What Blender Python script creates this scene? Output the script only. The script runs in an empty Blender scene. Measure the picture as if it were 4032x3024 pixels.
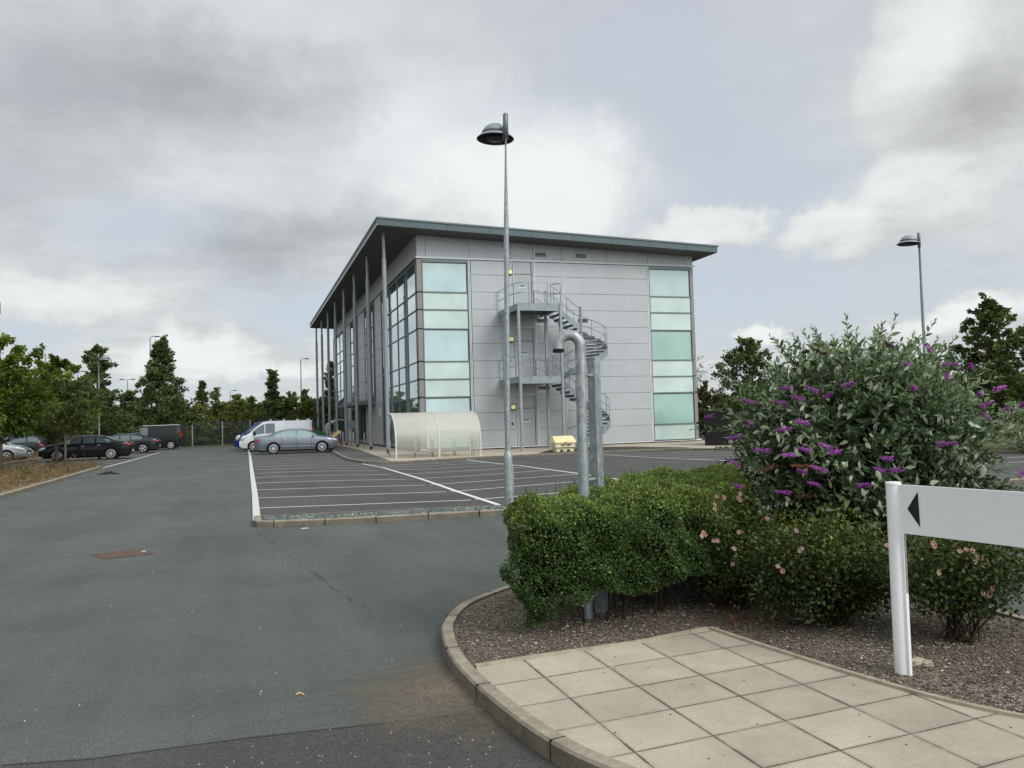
import bpy, bmesh, math, random
import numpy as np
from mathutils import Vector, Matrix
from mathutils.geometry import tessellate_polygon
random.seed(7); rng = np.random.default_rng(7)
PI = math.pi; R = math.radians
S = bpy.context.scene
COL = S.collection

# ------------------------------------------------------------------ helpers
def lin(r, g, b):
    f = lambda c: (c/255/12.92) if c/255 <= .04045 else ((c/255+.055)/1.055)**2.4
    return (f(r), f(g), f(b), 1)
def link(o, parent=None):
    COL.objects.link(o)
    if parent: o.parent = parent
    return o
def tag(o, label=None, cat=None, group=None, kind=None):
    if label: o['label'] = label
    if cat: o['category'] = cat
    if group: o['group'] = group
    if kind: o['kind'] = kind
    return o
def thing(name, label, cat, loc=(0, 0, 0), rz=0, group=None):
    o = bpy.data.objects.new(name, None); COL.objects.link(o); o.empty_display_size = .2
    o.location = loc; o.rotation_euler = (0, 0, rz)
    return tag(o, label, cat, group)
def world_off(p):
    v = Vector((0, 0, 0))
    while p is not None:
        v += p.location; p = p.parent
    return v
class MB:
    """collects polygons; build() links them as one mesh object"""
    def __init__(s): s.v = []; s.f = []
    def add(s, vs, fs):
        n = len(s.v); s.v += [tuple(v) for v in vs]; s.f += [tuple(i+n for i in f) for f in fs]; return s
    def box(s, x0, x1, y0, y1, z0, z1):
        v = [(x, y, z) for z in (z0, z1) for y in (y0, y1) for x in (x0, x1)]
        return s.add(v, [(0, 2, 3, 1), (4, 5, 7, 6), (0, 1, 5, 4), (2, 6, 7, 3), (0, 4, 6, 2), (1, 3, 7, 5)])
    def obox(s, c, sx, sy, sz, rz=0, rx=0, ry=0):
        M = Matrix.Translation(c) @ Matrix.Rotation(rz, 4, 'Z') @ Matrix.Rotation(ry, 4, 'Y') @ Matrix.Rotation(rx, 4, 'X')
        v = [M @ Vector((x*sx/2, y*sy/2, z*sz/2)) for z in (-1, 1) for y in (-1, 1) for x in (-1, 1)]
        return s.add(v, [(0, 2, 3, 1), (4, 5, 7, 6), (0, 1, 5, 4), (2, 6, 7, 3), (0, 4, 6, 2), (1, 3, 7, 5)])
    def tube(s, pts, r, n=8, caps=True):
        pts = [Vector(p) for p in pts]; rs = r if isinstance(r, (list, tuple)) else [r]*len(pts)
        d0 = (pts[1]-pts[0]).normalized()
        up = Vector((0, 0, 1)) if abs(d0.z) < .9 else Vector((1, 0, 0))
        a = d0.cross(up).normalized(); vs = []; fs = []
        for i, p in enumerate(pts):
            if i == 0: d = pts[1]-p
            elif i == len(pts)-1: d = p-pts[i-1]
            else: d = (pts[i+1]-p).normalized()+(p-pts[i-1]).normalized()
            d.normalize(); a = (a-d*a.dot(d)).normalized(); b = d.cross(a)
            for k in range(n):
                t = 2*PI*k/n; vs.append(p+(a*math.cos(t)+b*math.sin(t))*rs[i])
        for i in range(len(pts)-1):
            for k in range(n):
                k2 = (k+1) % n; fs.append((i*n+k, i*n+k2, (i+1)*n+k2, (i+1)*n+k))
        if caps: fs += [tuple(range(n-1, -1, -1)), tuple(range((len(pts)-1)*n, len(pts)*n))]
        return s.add(vs, fs)
    def lathe(s, prof, n=24, M=None, close=False):
        M = M or Matrix.Identity(4); vs = []; fs = []
        for r, z in prof:
            for k in range(n):
                t = 2*PI*k/n; vs.append(M @ Vector((r*math.cos(t), r*math.sin(t), z)))
        m = len(prof)
        for i in range(m-1 if not close else m):
            j = (i+1) % m
            for k in range(n):
                k2 = (k+1) % n; fs.append((i*n+k, i*n+k2, j*n+k2, j*n+k))
        if not close:
            fs += [tuple(range(n-1, -1, -1)), tuple(range((m-1)*n, m*n))]
        return s.add(vs, fs)
    def prism(s, poly, z0, z1):
        n = len(poly); v = [(x, y, z0) for x, y in poly]+[(x, y, z1) for x, y in poly]
        tri = tessellate_polygon([[Vector((x, y, 0)) for x, y in poly]])
        fs = []
        for t in tri:
            a, b, c = [poly[i] for i in t]
            if (b[0]-a[0])*(c[1]-a[1])-(b[1]-a[1])*(c[0]-a[0]) < 0: t = (t[0], t[2], t[1])
            fs.append((t[0]+n, t[1]+n, t[2]+n)); fs.append((t[2], t[1], t[0]))
        area = sum(poly[i][0]*poly[(i+1) % n][1]-poly[(i+1) % n][0]*poly[i][1] for i in range(n))
        for i in range(n):
            j = (i+1) % n
            fs.append((i, j, j+n, i+n) if area > 0 else (j, i, i+n, j+n))
        return s.add(v, fs)
    def ball(s, c, rx, ry, rz, n=10, m=7, M=None):
        vs = []; fs = []
        for i in range(m+1):
            ph = PI*i/m-PI/2
            for k in range(n):
                t = 2*PI*k/n; p = Vector((math.cos(ph)*math.cos(t)*rx, math.cos(ph)*math.sin(t)*ry, math.sin(ph)*rz))
                vs.append((M @ p if M else p)+Vector(c))
        for i in range(m):
            for k in range(n):
                k2 = (k+1) % n; fs.append((i*n+k, i*n+k2, (i+1)*n+k2, (i+1)*n+k))
        return s.add(vs, fs)
    def build(s, name, mat, parent=None, smooth=False, local=False, bevel=0, angle=None):
        me = bpy.data.meshes.new(name)
        off = Vector((0, 0, 0)) if local else world_off(parent)
        me.from_pydata([(v[0]-off.x, v[1]-off.y, v[2]-off.z) for v in s.v], [], s.f)
        if mat: me.materials.append(mat)
        if smooth: me.polygons.foreach_set('use_smooth', [True]*len(me.polygons))
        if angle: me.set_sharp_from_angle(angle=R(angle))
        me.update()
        o = link(bpy.data.objects.new(name, me), parent)
        if bevel:
            b = o.modifiers.new('bevel', 'BEVEL'); b.width = bevel; b.segments = 2; b.limit_method = 'ANGLE'
        return o
def np_mesh(name, co, faces_list, mat, parent=None, smooth=False, shade=None):
    """co Nx3; faces_list: list of int arrays (each n x k)"""
    me = bpy.data.meshes.new(name)
    off = world_off(parent)
    co = co-np.array(off)
    me.vertices.add(len(co)); me.vertices.foreach_set('co', co.astype(np.float32).ravel())
    loops = np.concatenate([f.ravel() for f in faces_list])
    totals = np.concatenate([np.full(len(f), f.shape[1]) for f in faces_list])
    starts = np.concatenate([[0], np.cumsum(totals)[:-1]])
    me.loops.add(len(loops)); me.loops.foreach_set('vertex_index', loops.astype(np.int32))
    me.polygons.add(len(totals)); me.polygons.foreach_set('loop_start', starts.astype(np.int32))
    if smooth: me.polygons.foreach_set('use_smooth', np.ones(len(totals), dtype=bool))
    if shade is not None:
        a = me.attributes.new('shade', 'FLOAT', 'POINT'); a.data.foreach_set('value', shade.astype(np.float32))
    me.materials.append(mat); me.update(calc_edges=True)
    return link(bpy.data.objects.new(name, me), parent)

# ------------------------------------------------------------------ materials
def newmat(name):
    m = bpy.data.materials.new(name); m.use_nodes = True
    nt = m.node_tree; b = nt.nodes['Principled BSDF']
    return m, nt, b
def N(nt, t, **kw):
    n = nt.nodes.new(t)
    for k, v in kw.items():
        if k in n.inputs.keys() if isinstance(k, str) else False: n.inputs[k].default_value = v
        else: setattr(n, k, v)
    return n
def mathn(nt, op, a, b=None, clamp=False):
    n = nt.nodes.new('ShaderNodeMath'); n.operation = op; n.use_clamp = clamp
    for i, v in enumerate((a, b)):
        if v is None: continue
        if isinstance(v, (int, float)): n.inputs[i].default_value = v
        else: nt.links.new(v, n.inputs[i])
    return n.outputs[0]
def mixc(nt, fac, a, b, mode='MIX'):
    n = nt.nodes.new('ShaderNodeMix'); n.data_type = 'RGBA'; n.blend_type = mode
    for i, v in ((0, fac), (6, a), (7, b)):
        if isinstance(v, (int, float, tuple)): n.inputs[i].default_value = v
        else: nt.links.new(v, n.inputs[i])
    return n.outputs[2]
def ramp(nt, fac, stops):
    n = nt.nodes.new('ShaderNodeValToRGB'); e = n.color_ramp.elements
    while len(e) < len(stops): e.new(.5)
    for i, (p, c) in enumerate(stops):
        e[i].position = p; e[i].color = c if isinstance(c, tuple) else (c, c, c, 1)
    nt.links.new(fac, n.inputs[0]); return n.outputs[0]
def noise(nt, vec, scale, detail=4, rough=.55, dist=0):
    n = nt.nodes.new('ShaderNodeTexNoise'); n.inputs['Scale'].default_value = scale
    n.inputs['Detail'].default_value = detail; n.inputs['Roughness'].default_value = rough
    n.inputs['Distortion'].default_value = dist
    nt.links.new(vec, n.inputs['Vector']); return n.outputs['Fac']
def coords(nt):
    g = nt.nodes.new('ShaderNodeNewGeometry'); return g.outputs['Position']
def bump(nt, b, h, dist, strength=1):
    n = nt.nodes.new('ShaderNodeBump'); n.inputs['Distance'].default_value = dist; n.inputs['Strength'].default_value = strength
    nt.links.new(h, n.inputs['Height']); nt.links.new(n.outputs[0], b.inputs['Normal'])
def plain(name, col, rough=.6, metal=0, var=.1, scale=3, bscale=0, bdist=.002, spec=.5, coat=0):
    """colour broken by two octaves of noise"""
    m, nt, b = newmat(name); p = coords(nt)
    n1 = noise(nt, p, scale, 5); n2 = noise(nt, p, scale*9, 3)
    f = mathn(nt, 'ADD', mathn(nt, 'MULTIPLY', n1, .65), mathn(nt, 'MULTIPLY', n2, .35))
    f = ramp(nt, f, [(.3, 1-var*1.6), (.7, 1+var)])
    c = mixc(nt, 1.0, col, f, 'MULTIPLY'); nt.links.new(c, b.inputs['Base Color'])
    b.inputs['Roughness'].default_value = rough; b.inputs['Metallic'].default_value = metal
    b.inputs['Specular IOR Level'].default_value = spec; b.inputs['Coat Weight'].default_value = coat
    b.inputs['Coat Roughness'].default_value = .05
    if bscale: bump(nt, b, noise(nt, p, bscale, 3), bdist)
    return m
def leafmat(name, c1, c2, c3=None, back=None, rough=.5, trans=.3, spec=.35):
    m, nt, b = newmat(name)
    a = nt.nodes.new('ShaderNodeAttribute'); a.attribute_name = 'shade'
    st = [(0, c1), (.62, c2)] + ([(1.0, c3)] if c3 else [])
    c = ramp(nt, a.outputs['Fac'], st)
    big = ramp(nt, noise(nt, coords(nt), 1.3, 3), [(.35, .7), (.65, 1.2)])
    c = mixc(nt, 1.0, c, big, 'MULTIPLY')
    if back:
        g = nt.nodes.new('ShaderNodeNewGeometry'); c = mixc(nt, g.outputs['Backfacing'], c, back)
    nt.links.new(c, b.inputs['Base Color']); b.inputs['Roughness'].default_value = rough
    b.inputs['Specular IOR Level'].default_value = spec
    t = nt.nodes.new('ShaderNodeBsdfTranslucent'); nt.links.new(c, t.inputs[0])
    mx = nt.nodes.new('ShaderNodeMixShader'); mx.inputs[0].default_value = trans
    nt.links.new(b.outputs[0], mx.inputs[1]); nt.links.new(t.outputs[0], mx.inputs[2])
    nt.links.new(mx.outputs[0], nt.nodes['Material Output'].inputs[0])
    return m
def g4(v, w=1): return (v, v, v, 1)

def asphalt_mat(name, base, brown=.0, speck=.5):
    m, nt, b = newmat(name); p = coords(nt)
    big = ramp(nt, noise(nt, p, .45, 6, .65, .6), [(.3, .80), (.7, 1.15)])
    st = nt.nodes.new('ShaderNodeVectorMath'); st.operation = 'MULTIPLY'; st.inputs[1].default_value = (1.4, .11, 1); nt.links.new(p, st.inputs[0])
    trk = ramp(nt, noise(nt, st.outputs[0], 1.0, 4, .6), [(.35, .90), (.65, 1.07)])
    fine = ramp(nt, noise(nt, p, 70, 3, .85), [(.28, .35), (.5, 1.0), (.75, 1.75)])
    grit = ramp(nt, noise(nt, p, 230, 1, .5), [(.3, .65), (.7, 1.35)])
    mid = ramp(nt, noise(nt, p, 12, 4, .8), [(.3, .86), (.7, 1.12)])
    c = mixc(nt, 1.0, base, big, 'MULTIPLY'); c = mixc(nt, 1.0, c, trk, 'MULTIPLY'); c = mixc(nt, 1.0, c, mid, 'MULTIPLY')
    c = mixc(nt, .9, c, fine, 'MULTIPLY'); c = mixc(nt, .8, c, grit, 'MULTIPLY')
    oil = ramp(nt, noise(nt, p, .9, 3, .7, .5), [(.66, 0.0), (.76, 1.0)])
    c = mixc(nt, mathn(nt, 'MULTIPLY', oil, .25), c, lin(52, 54, 52))
    rust = ramp(nt, noise(nt, p, .8, 4, .7, 1.2), [(.55, 0.0), (.75, 1.0)])
    c = mixc(nt, mathn(nt, 'MULTIPLY', rust, .12+brown), c, lin(112, 100, 86))
    nt.links.new(c, b.inputs['Base Color']); b.inputs['Roughness'].default_value = .9
    b.inputs['Specular IOR Level'].default_value = .25
    bump(nt, b, mathn(nt, 'ADD', noise(nt, p, 70, 3, .85), mathn(nt, 'MULTIPLY', noise(nt, p, 230, 1), .5)), .010, .8)
    return m
def speckle_mat(name, cols, scale, base, rough=.9, bd=.01):
    """stones / chips: voronoi cells with random colours"""
    m, nt, b = newmat(name); p = coords(nt)
    vo = nt.nodes.new('ShaderNodeTexVoronoi'); vo.inputs['Scale'].default_value = scale; vo.inputs['Randomness'].default_value = 1
    wp = nt.nodes.new('ShaderNodeVectorMath'); wp.operation = 'MULTIPLY_ADD'
    nz = nt.nodes.new('ShaderNodeTexNoise'); nz.inputs['Scale'].default_value = scale*.8; nt.links.new(p, nz.inputs['Vector'])
    nt.links.new(nz.outputs['Color'], wp.inputs[0]); wp.inputs[1].default_value = (.5/scale,)*3; nt.links.new(p, wp.inputs[2])
    nt.links.new(wp.outputs[0], vo.inputs['Vector'])
    sx = nt.nodes.new('ShaderNodeSeparateColor'); nt.links.new(vo.outputs['Color'], sx.inputs[0])
    c = ramp(nt, sx.outputs[0], [(i/(len(cols)-1), k) for i, k in enumerate(cols)])
    edge = ramp(nt, vo.outputs['Distance'], [(.25, 1.0), (.75, .35)])
    c = mixc(nt, 1.0, c, edge, 'MULTIPLY')
    bigm = ramp(nt, noise(nt, p, 1.5, 4), [(.35, .75), (.65, 1.15)])
    c = mixc(nt, 1.0, c, bigm, 'MULTIPLY')
    nt.links.new(c, b.inputs['Base Color']); b.inputs['Roughness'].default_value = rough; b.inputs['Specular IOR Level'].default_value = .2
    bump(nt, b, mathn(nt, 'MULTIPLY', vo.outputs['Distance'], -1), bd)
    return m
def galv_mat(name, base, dark):
    m, nt, b = newmat(name); p = coords(nt)
    vo = nt.nodes.new('ShaderNodeTexVoronoi'); vo.inputs['Scale'].default_value = 38; vo.feature = 'F1'
    wp = nt.nodes.new('ShaderNodeVectorMath'); wp.operation = 'MULTIPLY'; wp.inputs[1].default_value = (1, 1, .55); nt.links.new(p, wp.inputs[0])
    nt.links.new(wp.outputs[0], vo.inputs['Vector'])
    sx = nt.nodes.new('ShaderNodeSeparateColor'); nt.links.new(vo.outputs['Color'], sx.inputs[0])
    f = mathn(nt, 'ADD', mathn(nt, 'MULTIPLY', sx.outputs[0], .45), mathn(nt, 'ADD', mathn(nt, 'MULTIPLY', noise(nt, p, 9, 5, .7), .5), .12))
    c = ramp(nt, f, [(.3, dark), (.75, base), (.95, lin(196, 204, 208))])
    nt.links.new(c, b.inputs['Base Color']); b.inputs['Roughness'].default_value = .48; b.inputs['Metallic'].default_value = .45
    return m

M = {}
M['asphalt'] = asphalt_mat('asphalt_aisle', lin(97, 103, 98), .0)
M['asphalt_bay'] = asphalt_mat('asphalt_bays', lin(89, 90, 88), .02, .2)
M['asphalt_patch'] = asphalt_mat('asphalt_patch', lin(84, 84, 81), .08, 1.3)
M['terrain'] = plain('rough_grass', lin(88, 92, 58), .95, var=.35, scale=.4, spec=.1)
M['paint'] = plain('road_paint', lin(226, 226, 220), .7, var=.1, scale=6)
def worn(name, base):
    m, nt, b = newmat(name); p = coords(nt)
    w = ramp(nt, noise(nt, p, 14, 5, .8), [(.28, 0.0), (.42, 1.0)])
    c = mixc(nt, w, lin(130, 130, 124), base); nt.links.new(c, b.inputs['Base Color']); b.inputs['Roughness'].default_value = .75
    return m
M['paint_worn'] = worn('worn_paint', lin(212, 212, 200))
M['paint_line'] = worn('line_paint', lin(228, 229, 226))
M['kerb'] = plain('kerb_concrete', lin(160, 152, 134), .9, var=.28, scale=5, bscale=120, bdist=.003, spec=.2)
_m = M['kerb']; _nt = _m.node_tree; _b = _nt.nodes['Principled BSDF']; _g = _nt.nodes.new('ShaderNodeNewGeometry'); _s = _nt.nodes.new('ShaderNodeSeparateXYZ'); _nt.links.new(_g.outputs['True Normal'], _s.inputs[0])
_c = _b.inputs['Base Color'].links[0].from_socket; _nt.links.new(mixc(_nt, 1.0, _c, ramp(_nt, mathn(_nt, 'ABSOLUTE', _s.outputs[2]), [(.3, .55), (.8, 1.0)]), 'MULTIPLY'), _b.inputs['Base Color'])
M['edging'] = plain('edging_concrete', lin(172, 164, 144), .9, var=.25, scale=9, spec=.2)
M['apron'] = plain('apron_paving', lin(186, 176, 158), .9, var=.14, scale=1.1, spec=.2)
M['mulch'] = speckle_mat('bark_mulch', [lin(82, 74, 64), lin(142, 130, 114), lin(108, 98, 84), lin(174, 166, 150), lin(126, 114, 98), lin(202, 196, 184)], 95, None)
M['gravel'] = speckle_mat('green_gravel', [lin(92, 102, 98), lin(128, 136, 130), lin(74, 86, 82), lin(112, 116, 108), lin(150, 152, 146)], 38, None)
M['gravel_far'] = plain('far_gravel', lin(104, 108, 104), .95, var=.3, scale=2.5, spec=.1)
M['dark_gravel'] = plain('dark_gravel', lin(84, 82, 80), .95, var=.3, scale=3, spec=.1)
M['dry_soil'] = plain('dry_soil', lin(136, 122, 98), .95, var=.35, scale=2.2, bscale=25, bdist=.03, spec=.1)
M['clad'] = plain('cladding', lin(182, 187, 190), .42, .15, var=.04, scale=.6, spec=.5)
def streak(m_):
    nt_ = m_.node_tree; b_ = nt_.nodes['Principled BSDF']; c_ = b_.inputs['Base Color'].links[0].from_socket
    v_ = nt_.nodes.new('ShaderNodeVectorMath'); v_.operation = 'MULTIPLY'; v_.inputs[1].default_value = (3.5, 3.5, .18); nt_.links.new(coords(nt_), v_.inputs[0])
    f_ = ramp(nt_, noise(nt_, v_.outputs[0], 1.0, 5, .65), [(.3, .955), (.6, 1.0), (.75, 1.02)])
    nt_.links.new(mixc(nt_, 1.0, c_, f_, 'MULTIPLY'), b_.inputs['Base Color'])
streak(M['clad'])
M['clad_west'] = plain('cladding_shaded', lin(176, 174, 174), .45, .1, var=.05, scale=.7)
M['backing'] = plain('joint_backing', lin(92, 94, 96), .8)
M['trim'] = plain('trim_light', lin(222, 225, 228), .4, 0, var=.04)
M['frame'] = plain('window_frame', lin(112, 120, 122), .4, .4, var=.06)
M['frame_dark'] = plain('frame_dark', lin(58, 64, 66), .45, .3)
M['post_brown'] = plain('corner_post', lin(140, 136, 134), .45, .2, var=.06)
M['roof'] = plain('roof_edge', lin(82, 96, 99), .4, .4, var=.07, scale=1.2)
M['roof_cap'] = plain('roof_cap', lin(100, 112, 115), .4, .4, var=.07)
M['roof_trim'] = plain('roof_trim', lin(150, 158, 158), .35, .5)
M['soffit'] = plain('soffit', lin(84, 82, 79), .6, var=.08)
M['galv'] = galv_mat('galvanised', lin(162, 170, 172), lin(138, 146, 149))
M['galv_light'] = galv_mat('galvanised_bright', lin(172, 176, 176), lin(128, 134, 138))
M['galv_far'] = plain('galvanised_far', lin(146, 154, 158), .5, .3, var=.14, scale=4)
M['column'] = plain('column_paint', lin(146, 156, 162), .45, .2, var=.08, scale=2)
M['steel_dark'] = plain('deck_steel', lin(112, 118, 120), .55, .3, var=.2, scale=4)
M['white'] = plain('white_paint', lin(234, 236, 238), .5, var=.05, scale=4)
M['sign_grey'] = plain('sign_panel', lin(234, 238, 240), .38, var=.035, scale=1.5)
M['dome'] = plain('lamp_dome', lin(150, 160, 162), .4, .3, var=.06)
M['black'] = plain('black_vinyl', lin(22, 23, 28), .4, var=.05)
M['wood_black'] = None
M['rubber'] = plain('rubber', lin(30, 30, 31), .8, var=.1)
M['under'] = plain('underside', lin(14, 14, 15), .9)
M['rim'] = plain('alloy', lin(214, 216, 218), .3, .6, var=.03)
M['chrome'] = plain('chrome', lin(220, 222, 224), .15, .9, var=.02)
M['headlamp'] = plain('headlamp', lin(216, 222, 226), .1, .2, var=.1, scale=20)
M['taillamp'] = plain('taillamp', lin(176, 18, 24), .2, 0, var=.1, scale=20, coat=.6)
M['salt'] = plain('salt_bin_plastic', lin(238, 222, 172), .5, var=.07, scale=4)
M['salt_body'] = plain('salt_bin_body', lin(226, 218, 184), .55, var=.16, scale=3)
M['rust'] = plain('rusty_cover', lin(108, 88, 80), .85, var=.3, scale=14, bscale=60, bdist=.006)
M['bark'] = plain('bark', lin(92, 84, 72), .95, var=.3, scale=8, bscale=30, bdist=.02, spec=.1)
M['bark_grey'] = plain('bark_grey', lin(106, 102, 90), .95, var=.2, scale=8, spec=.1)
M['twig'] = plain('twig', lin(62, 54, 44), .9, var=.25, scale=20, spec=.1)
M['stainless'] = plain('stainless', lin(176, 178, 176), .35, .5, var=.08)
M['plywood'] = plain('plywood', lin(206, 172, 112), .7, var=.1)
M['green_bin'] = plain('green_plastic', lin(38, 112, 56), .5, var=.08)
M['red'] = plain('red_paint', lin(176, 32, 28), .4)
M['sign_green'] = plain('sign_green', lin(14, 92, 86), .4, var=.02)
M['stone'] = plain('stone', lin(172, 160, 140), .9, var=.3, scale=30, bscale=80, bdist=.004)
M['pebble'] = plain('pebble', lin(196, 192, 184), .85, var=.3, scale=8)
def glassy(name, col, rough=.06, metal=.0, spec=.8, sheen_noise=.04):
    m, nt, b = newmat(name); p = coords(nt)
    f = ramp(nt, noise(nt, p, .5, 3), [(.3, 1-sheen_noise*2), (.7, 1+sheen_noise)])  # uneven reflection is painted into the glass colour as noise
    nt.links.new(mixc(nt, 1.0, col, f, 'MULTIPLY'), b.inputs['Base Color'])
    b.inputs['Roughness'].default_value = rough; b.inputs['Metallic'].default_value = metal; b.inputs['Specular IOR Level'].default_value = spec
    return m
M['mint_a'] = glassy('mint_glass_blue', lin(186, 213, 213), .05, spec=1.0, sheen_noise=.09)
M['mint_b'] = glassy('mint_glass_green', lin(198, 220, 213), .05, spec=1.0, sheen_noise=.09)
M['mint_c'] = glassy('mint_glass_reflection', lin(158, 194, 184), .07, sheen_noise=.08)  # greenery mirrored in the pane is painted as a greener tint
M['west_glass'] = glassy('west_glass', lin(188, 210, 211), .03, .85, 1.0, .05)
M['west_glass_dark'] = glassy('west_glass_dark', lin(70, 84, 82), .04, .3, 1.0, .05)
M['door_glass'] = glassy('door_glass', lin(30, 34, 36), .05, .2, .8)
M['door_panel_grey'] = plain('door_grey', lin(172, 178, 180), .45, .1, var=.05, scale=1.5)
M['car_glass'] = glassy('car_glass', lin(88, 102, 104), .05, .35, 1.0)
M['car_glass_light'] = glassy('car_glass_light', lin(138, 166, 164), .08, .2, .9, .15)
def emis(name, col, s):
    m, nt, b = newmat(name); b.inputs['Base Color'].default_value = lin(230, 220, 130)
    v = noise(nt, coords(nt), 14, 2); c = ramp(nt, v, [(.35, lin(190, 182, 100)), (.6, lin(250, 244, 190))])
    nt.links.new(c, b.inputs['Emission Color']); b.inputs['Emission Strength'].default_value = s; return m
M['lit'] = emis('lit_lens', None, .4)
def paintm(name, col, metal=.4):
    m, nt, b = newmat(name); f = ramp(nt, noise(nt, coords(nt), 2.5, 3), [(.3, .93), (.7, 1.05)])
    nt.links.new(mixc(nt, 1.0, col, f, 'MULTIPLY'), b.inputs['Base Color'])
    b.inputs['Metallic'].default_value = metal; b.inputs['Roughness'].default_value = .3
    b.inputs['Coat Weight'].default_value = .8 if sum(col[:3]) > .3 else .35; b.inputs['Specular IOR Level'].default_value = .5 if sum(col[:3]) > .3 else .25; b.inputs['Coat Roughness'].default_value = .04; return m
M['car_silver'] = paintm('paint_silver', lin(116, 124, 134), .5)
M['car_black'] = paintm('paint_black', lin(26, 28, 34), .2)
M['car_dark'] = paintm('paint_dark_grey', lin(46, 50, 54), .3)
M['car_green'] = paintm('paint_dark_green', lin(22, 32, 34), .0); M['car_green'].node_tree.nodes['Principled BSDF'].inputs['Coat Weight'].default_value = .08; M['car_green'].node_tree.nodes['Principled BSDF'].inputs['Roughness'].default_value = .5
M['car_white'] = paintm('paint_white', lin(226, 230, 232), 0)
M['car_blue'] = paintm('paint_blue', lin(36, 54, 122), .2)
M['car_pale'] = paintm('paint_pale_silver', lin(190, 196, 200), .5)
M['bumper'] = plain('black_bumper', lin(38, 40, 42), .6, var=.05)
# poly-carbonate
m, nt, b = newmat('polycarbonate'); p = coords(nt)
b.inputs['Base Color'].default_value = lin(222, 223, 212); b.inputs['Roughness'].default_value = .35
tr = nt.nodes.new('ShaderNodeBsdfTranslucent'); tr.inputs[0].default_value = lin(226, 228, 218)
tp = nt.nodes.new('ShaderNodeBsdfTransparent'); tp.inputs[0].default_value = (.86, .88, .84, 1)
m1 = nt.nodes.new('ShaderNodeMixShader'); m1.inputs[0].default_value = .4
nt.links.new(b.outputs[0], m1.inputs[1]); nt.links.new(tr.outputs[0], m1.inputs[2])
m2 = nt.nodes.new('ShaderNodeMixShader')
sx = nt.nodes.new('ShaderNodeSeparateXYZ'); nt.links.new(p, sx.inputs[0])
fz = ramp(nt, mathn(nt, 'MULTIPLY', sx.outputs[2], .5), [(.0, .22), (.28, .40), (.55, .74), (1.0, .93)])
fz2 = mathn(nt, 'ADD', fz, mathn(nt, 'MULTIPLY', noise(nt, p, 3, 4), .1), True)
nt.links.new(fz2, m2.inputs[0]); nt.links.new(tp.outputs[0], m2.inputs[1]); nt.links.new(m1.outputs[0], m2.inputs[2])
nt.links.new(m2.outputs[0], nt.nodes['Material Output'].inputs[0]); M['poly'] = m; M['cream'] = plain('cream_paint', lin(208, 208, 200), .4, var=.06)
# black timber boards
m, nt, b = newmat('black_timber'); p = coords(nt)
n1 = noise(nt, p, 6, 5, .7); c = ramp(nt, n1, [(.3, lin(12, 11, 13)), (.7, lin(32, 30, 33))])
nt.links.new(c, b.inputs['Base Color']); b.inputs['Roughness'].default_value = .8; M['wood_black'] = m
# paving slabs, 0.42 x 0.39 m, joints along the building's axes
m, nt, b = newmat('paving_slabs'); p = coords(nt)
sx = nt.nodes.new('ShaderNodeSeparateXYZ'); nt.links.new(p, sx.inputs[0])
wob = mathn(nt, 'MULTIPLY', mathn(nt, 'SUBTRACT', noise(nt, p, 5, 2), .5), .02)
u = mathn(nt, 'ADD', mathn(nt, 'DIVIDE', mathn(nt, 'SUBTRACT', sx.outputs[0], 1.642), .4225), wob)
v = mathn(nt, 'SUBTRACT', sx.outputs[1], mathn(nt, 'MULTIPLY', mathn(nt, 'SUBTRACT', sx.outputs[0], 1.64), .085))
v = mathn(nt, 'ADD', mathn(nt, 'DIVIDE', mathn(nt, 'SUBTRACT', v, 4.63), .392), wob)
def jd(t): return mathn(nt, 'ABSOLUTE', mathn(nt, 'SUBTRACT', mathn(nt, 'FRACT', mathn(nt, 'ADD', t, .5)), .5))
du, dv = jd(u), jd(v)
jw = mathn(nt, 'ADD', .003, mathn(nt, 'MULTIPLY', ramp(nt, noise(nt, p, 3.1, 4, .8), [(.35, .0), (.7, 1.0)]), .020))
ju = mathn(nt, 'LESS_THAN', du, jw); jv = mathn(nt, 'LESS_THAN', dv, mathn(nt, 'MULTIPLY', jw, .8))
jt = mathn(nt, 'MAXIMUM', ju, jv)
wn = nt.nodes.new('ShaderNodeTexWhiteNoise'); wn.noise_dimensions = '2D'
cx = nt.nodes.new('ShaderNodeCombineXYZ'); nt.links.new(mathn(nt, 'FLOOR', u), cx.inputs[0]); nt.links.new(mathn(nt, 'FLOOR', v), cx.inputs[1]); nt.links.new(cx.outputs[0], wn.inputs['Vector'])
c = mixc(nt, 1.0, lin(188, 178, 160), ramp(nt, wn.outputs['Value'], [(0, .9), (1, 1.06)]), 'MULTIPLY')
c = mixc(nt, 1.0, c, ramp(nt, noise(nt, p, 2.2, 5, .7), [(.3, .8), (.7, 1.1)]), 'MULTIPLY')
c = mixc(nt, .8, c, ramp(nt, noise(nt, p, 130, 2, .9), [(.3, .78), (.6, 1.05), (.8, 1.12)]), 'MULTIPLY')
nr = ramp(nt, mathn(nt, 'MINIMUM', du, dv), [(0, .8), (.07, 1.0)])
c = mixc(nt, 1.0, c, nr, 'MULTIPLY')
blot = ramp(nt, noise(nt, p, 6.5, 6, .8), [(.56, 0.0), (.74, 1.0)])
c = mixc(nt, mathn(nt, 'MULTIPLY', blot, .35), c, lin(138, 128, 108))
c = mixc(nt, mathn(nt, 'MULTIPLY', jt, .82), c, lin(70, 60, 48))
nt.links.new(c, b.inputs['Base Color']); b.inputs['Roughness'].default_value = .9; b.inputs['Specular IOR Level'].default_value = .2
hh = mathn(nt, 'ADD', mathn(nt, 'MULTIPLY', jt, -1.0), mathn(nt, 'MULTIPLY', noise(nt, p, 130, 2, .9), .12))
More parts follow.
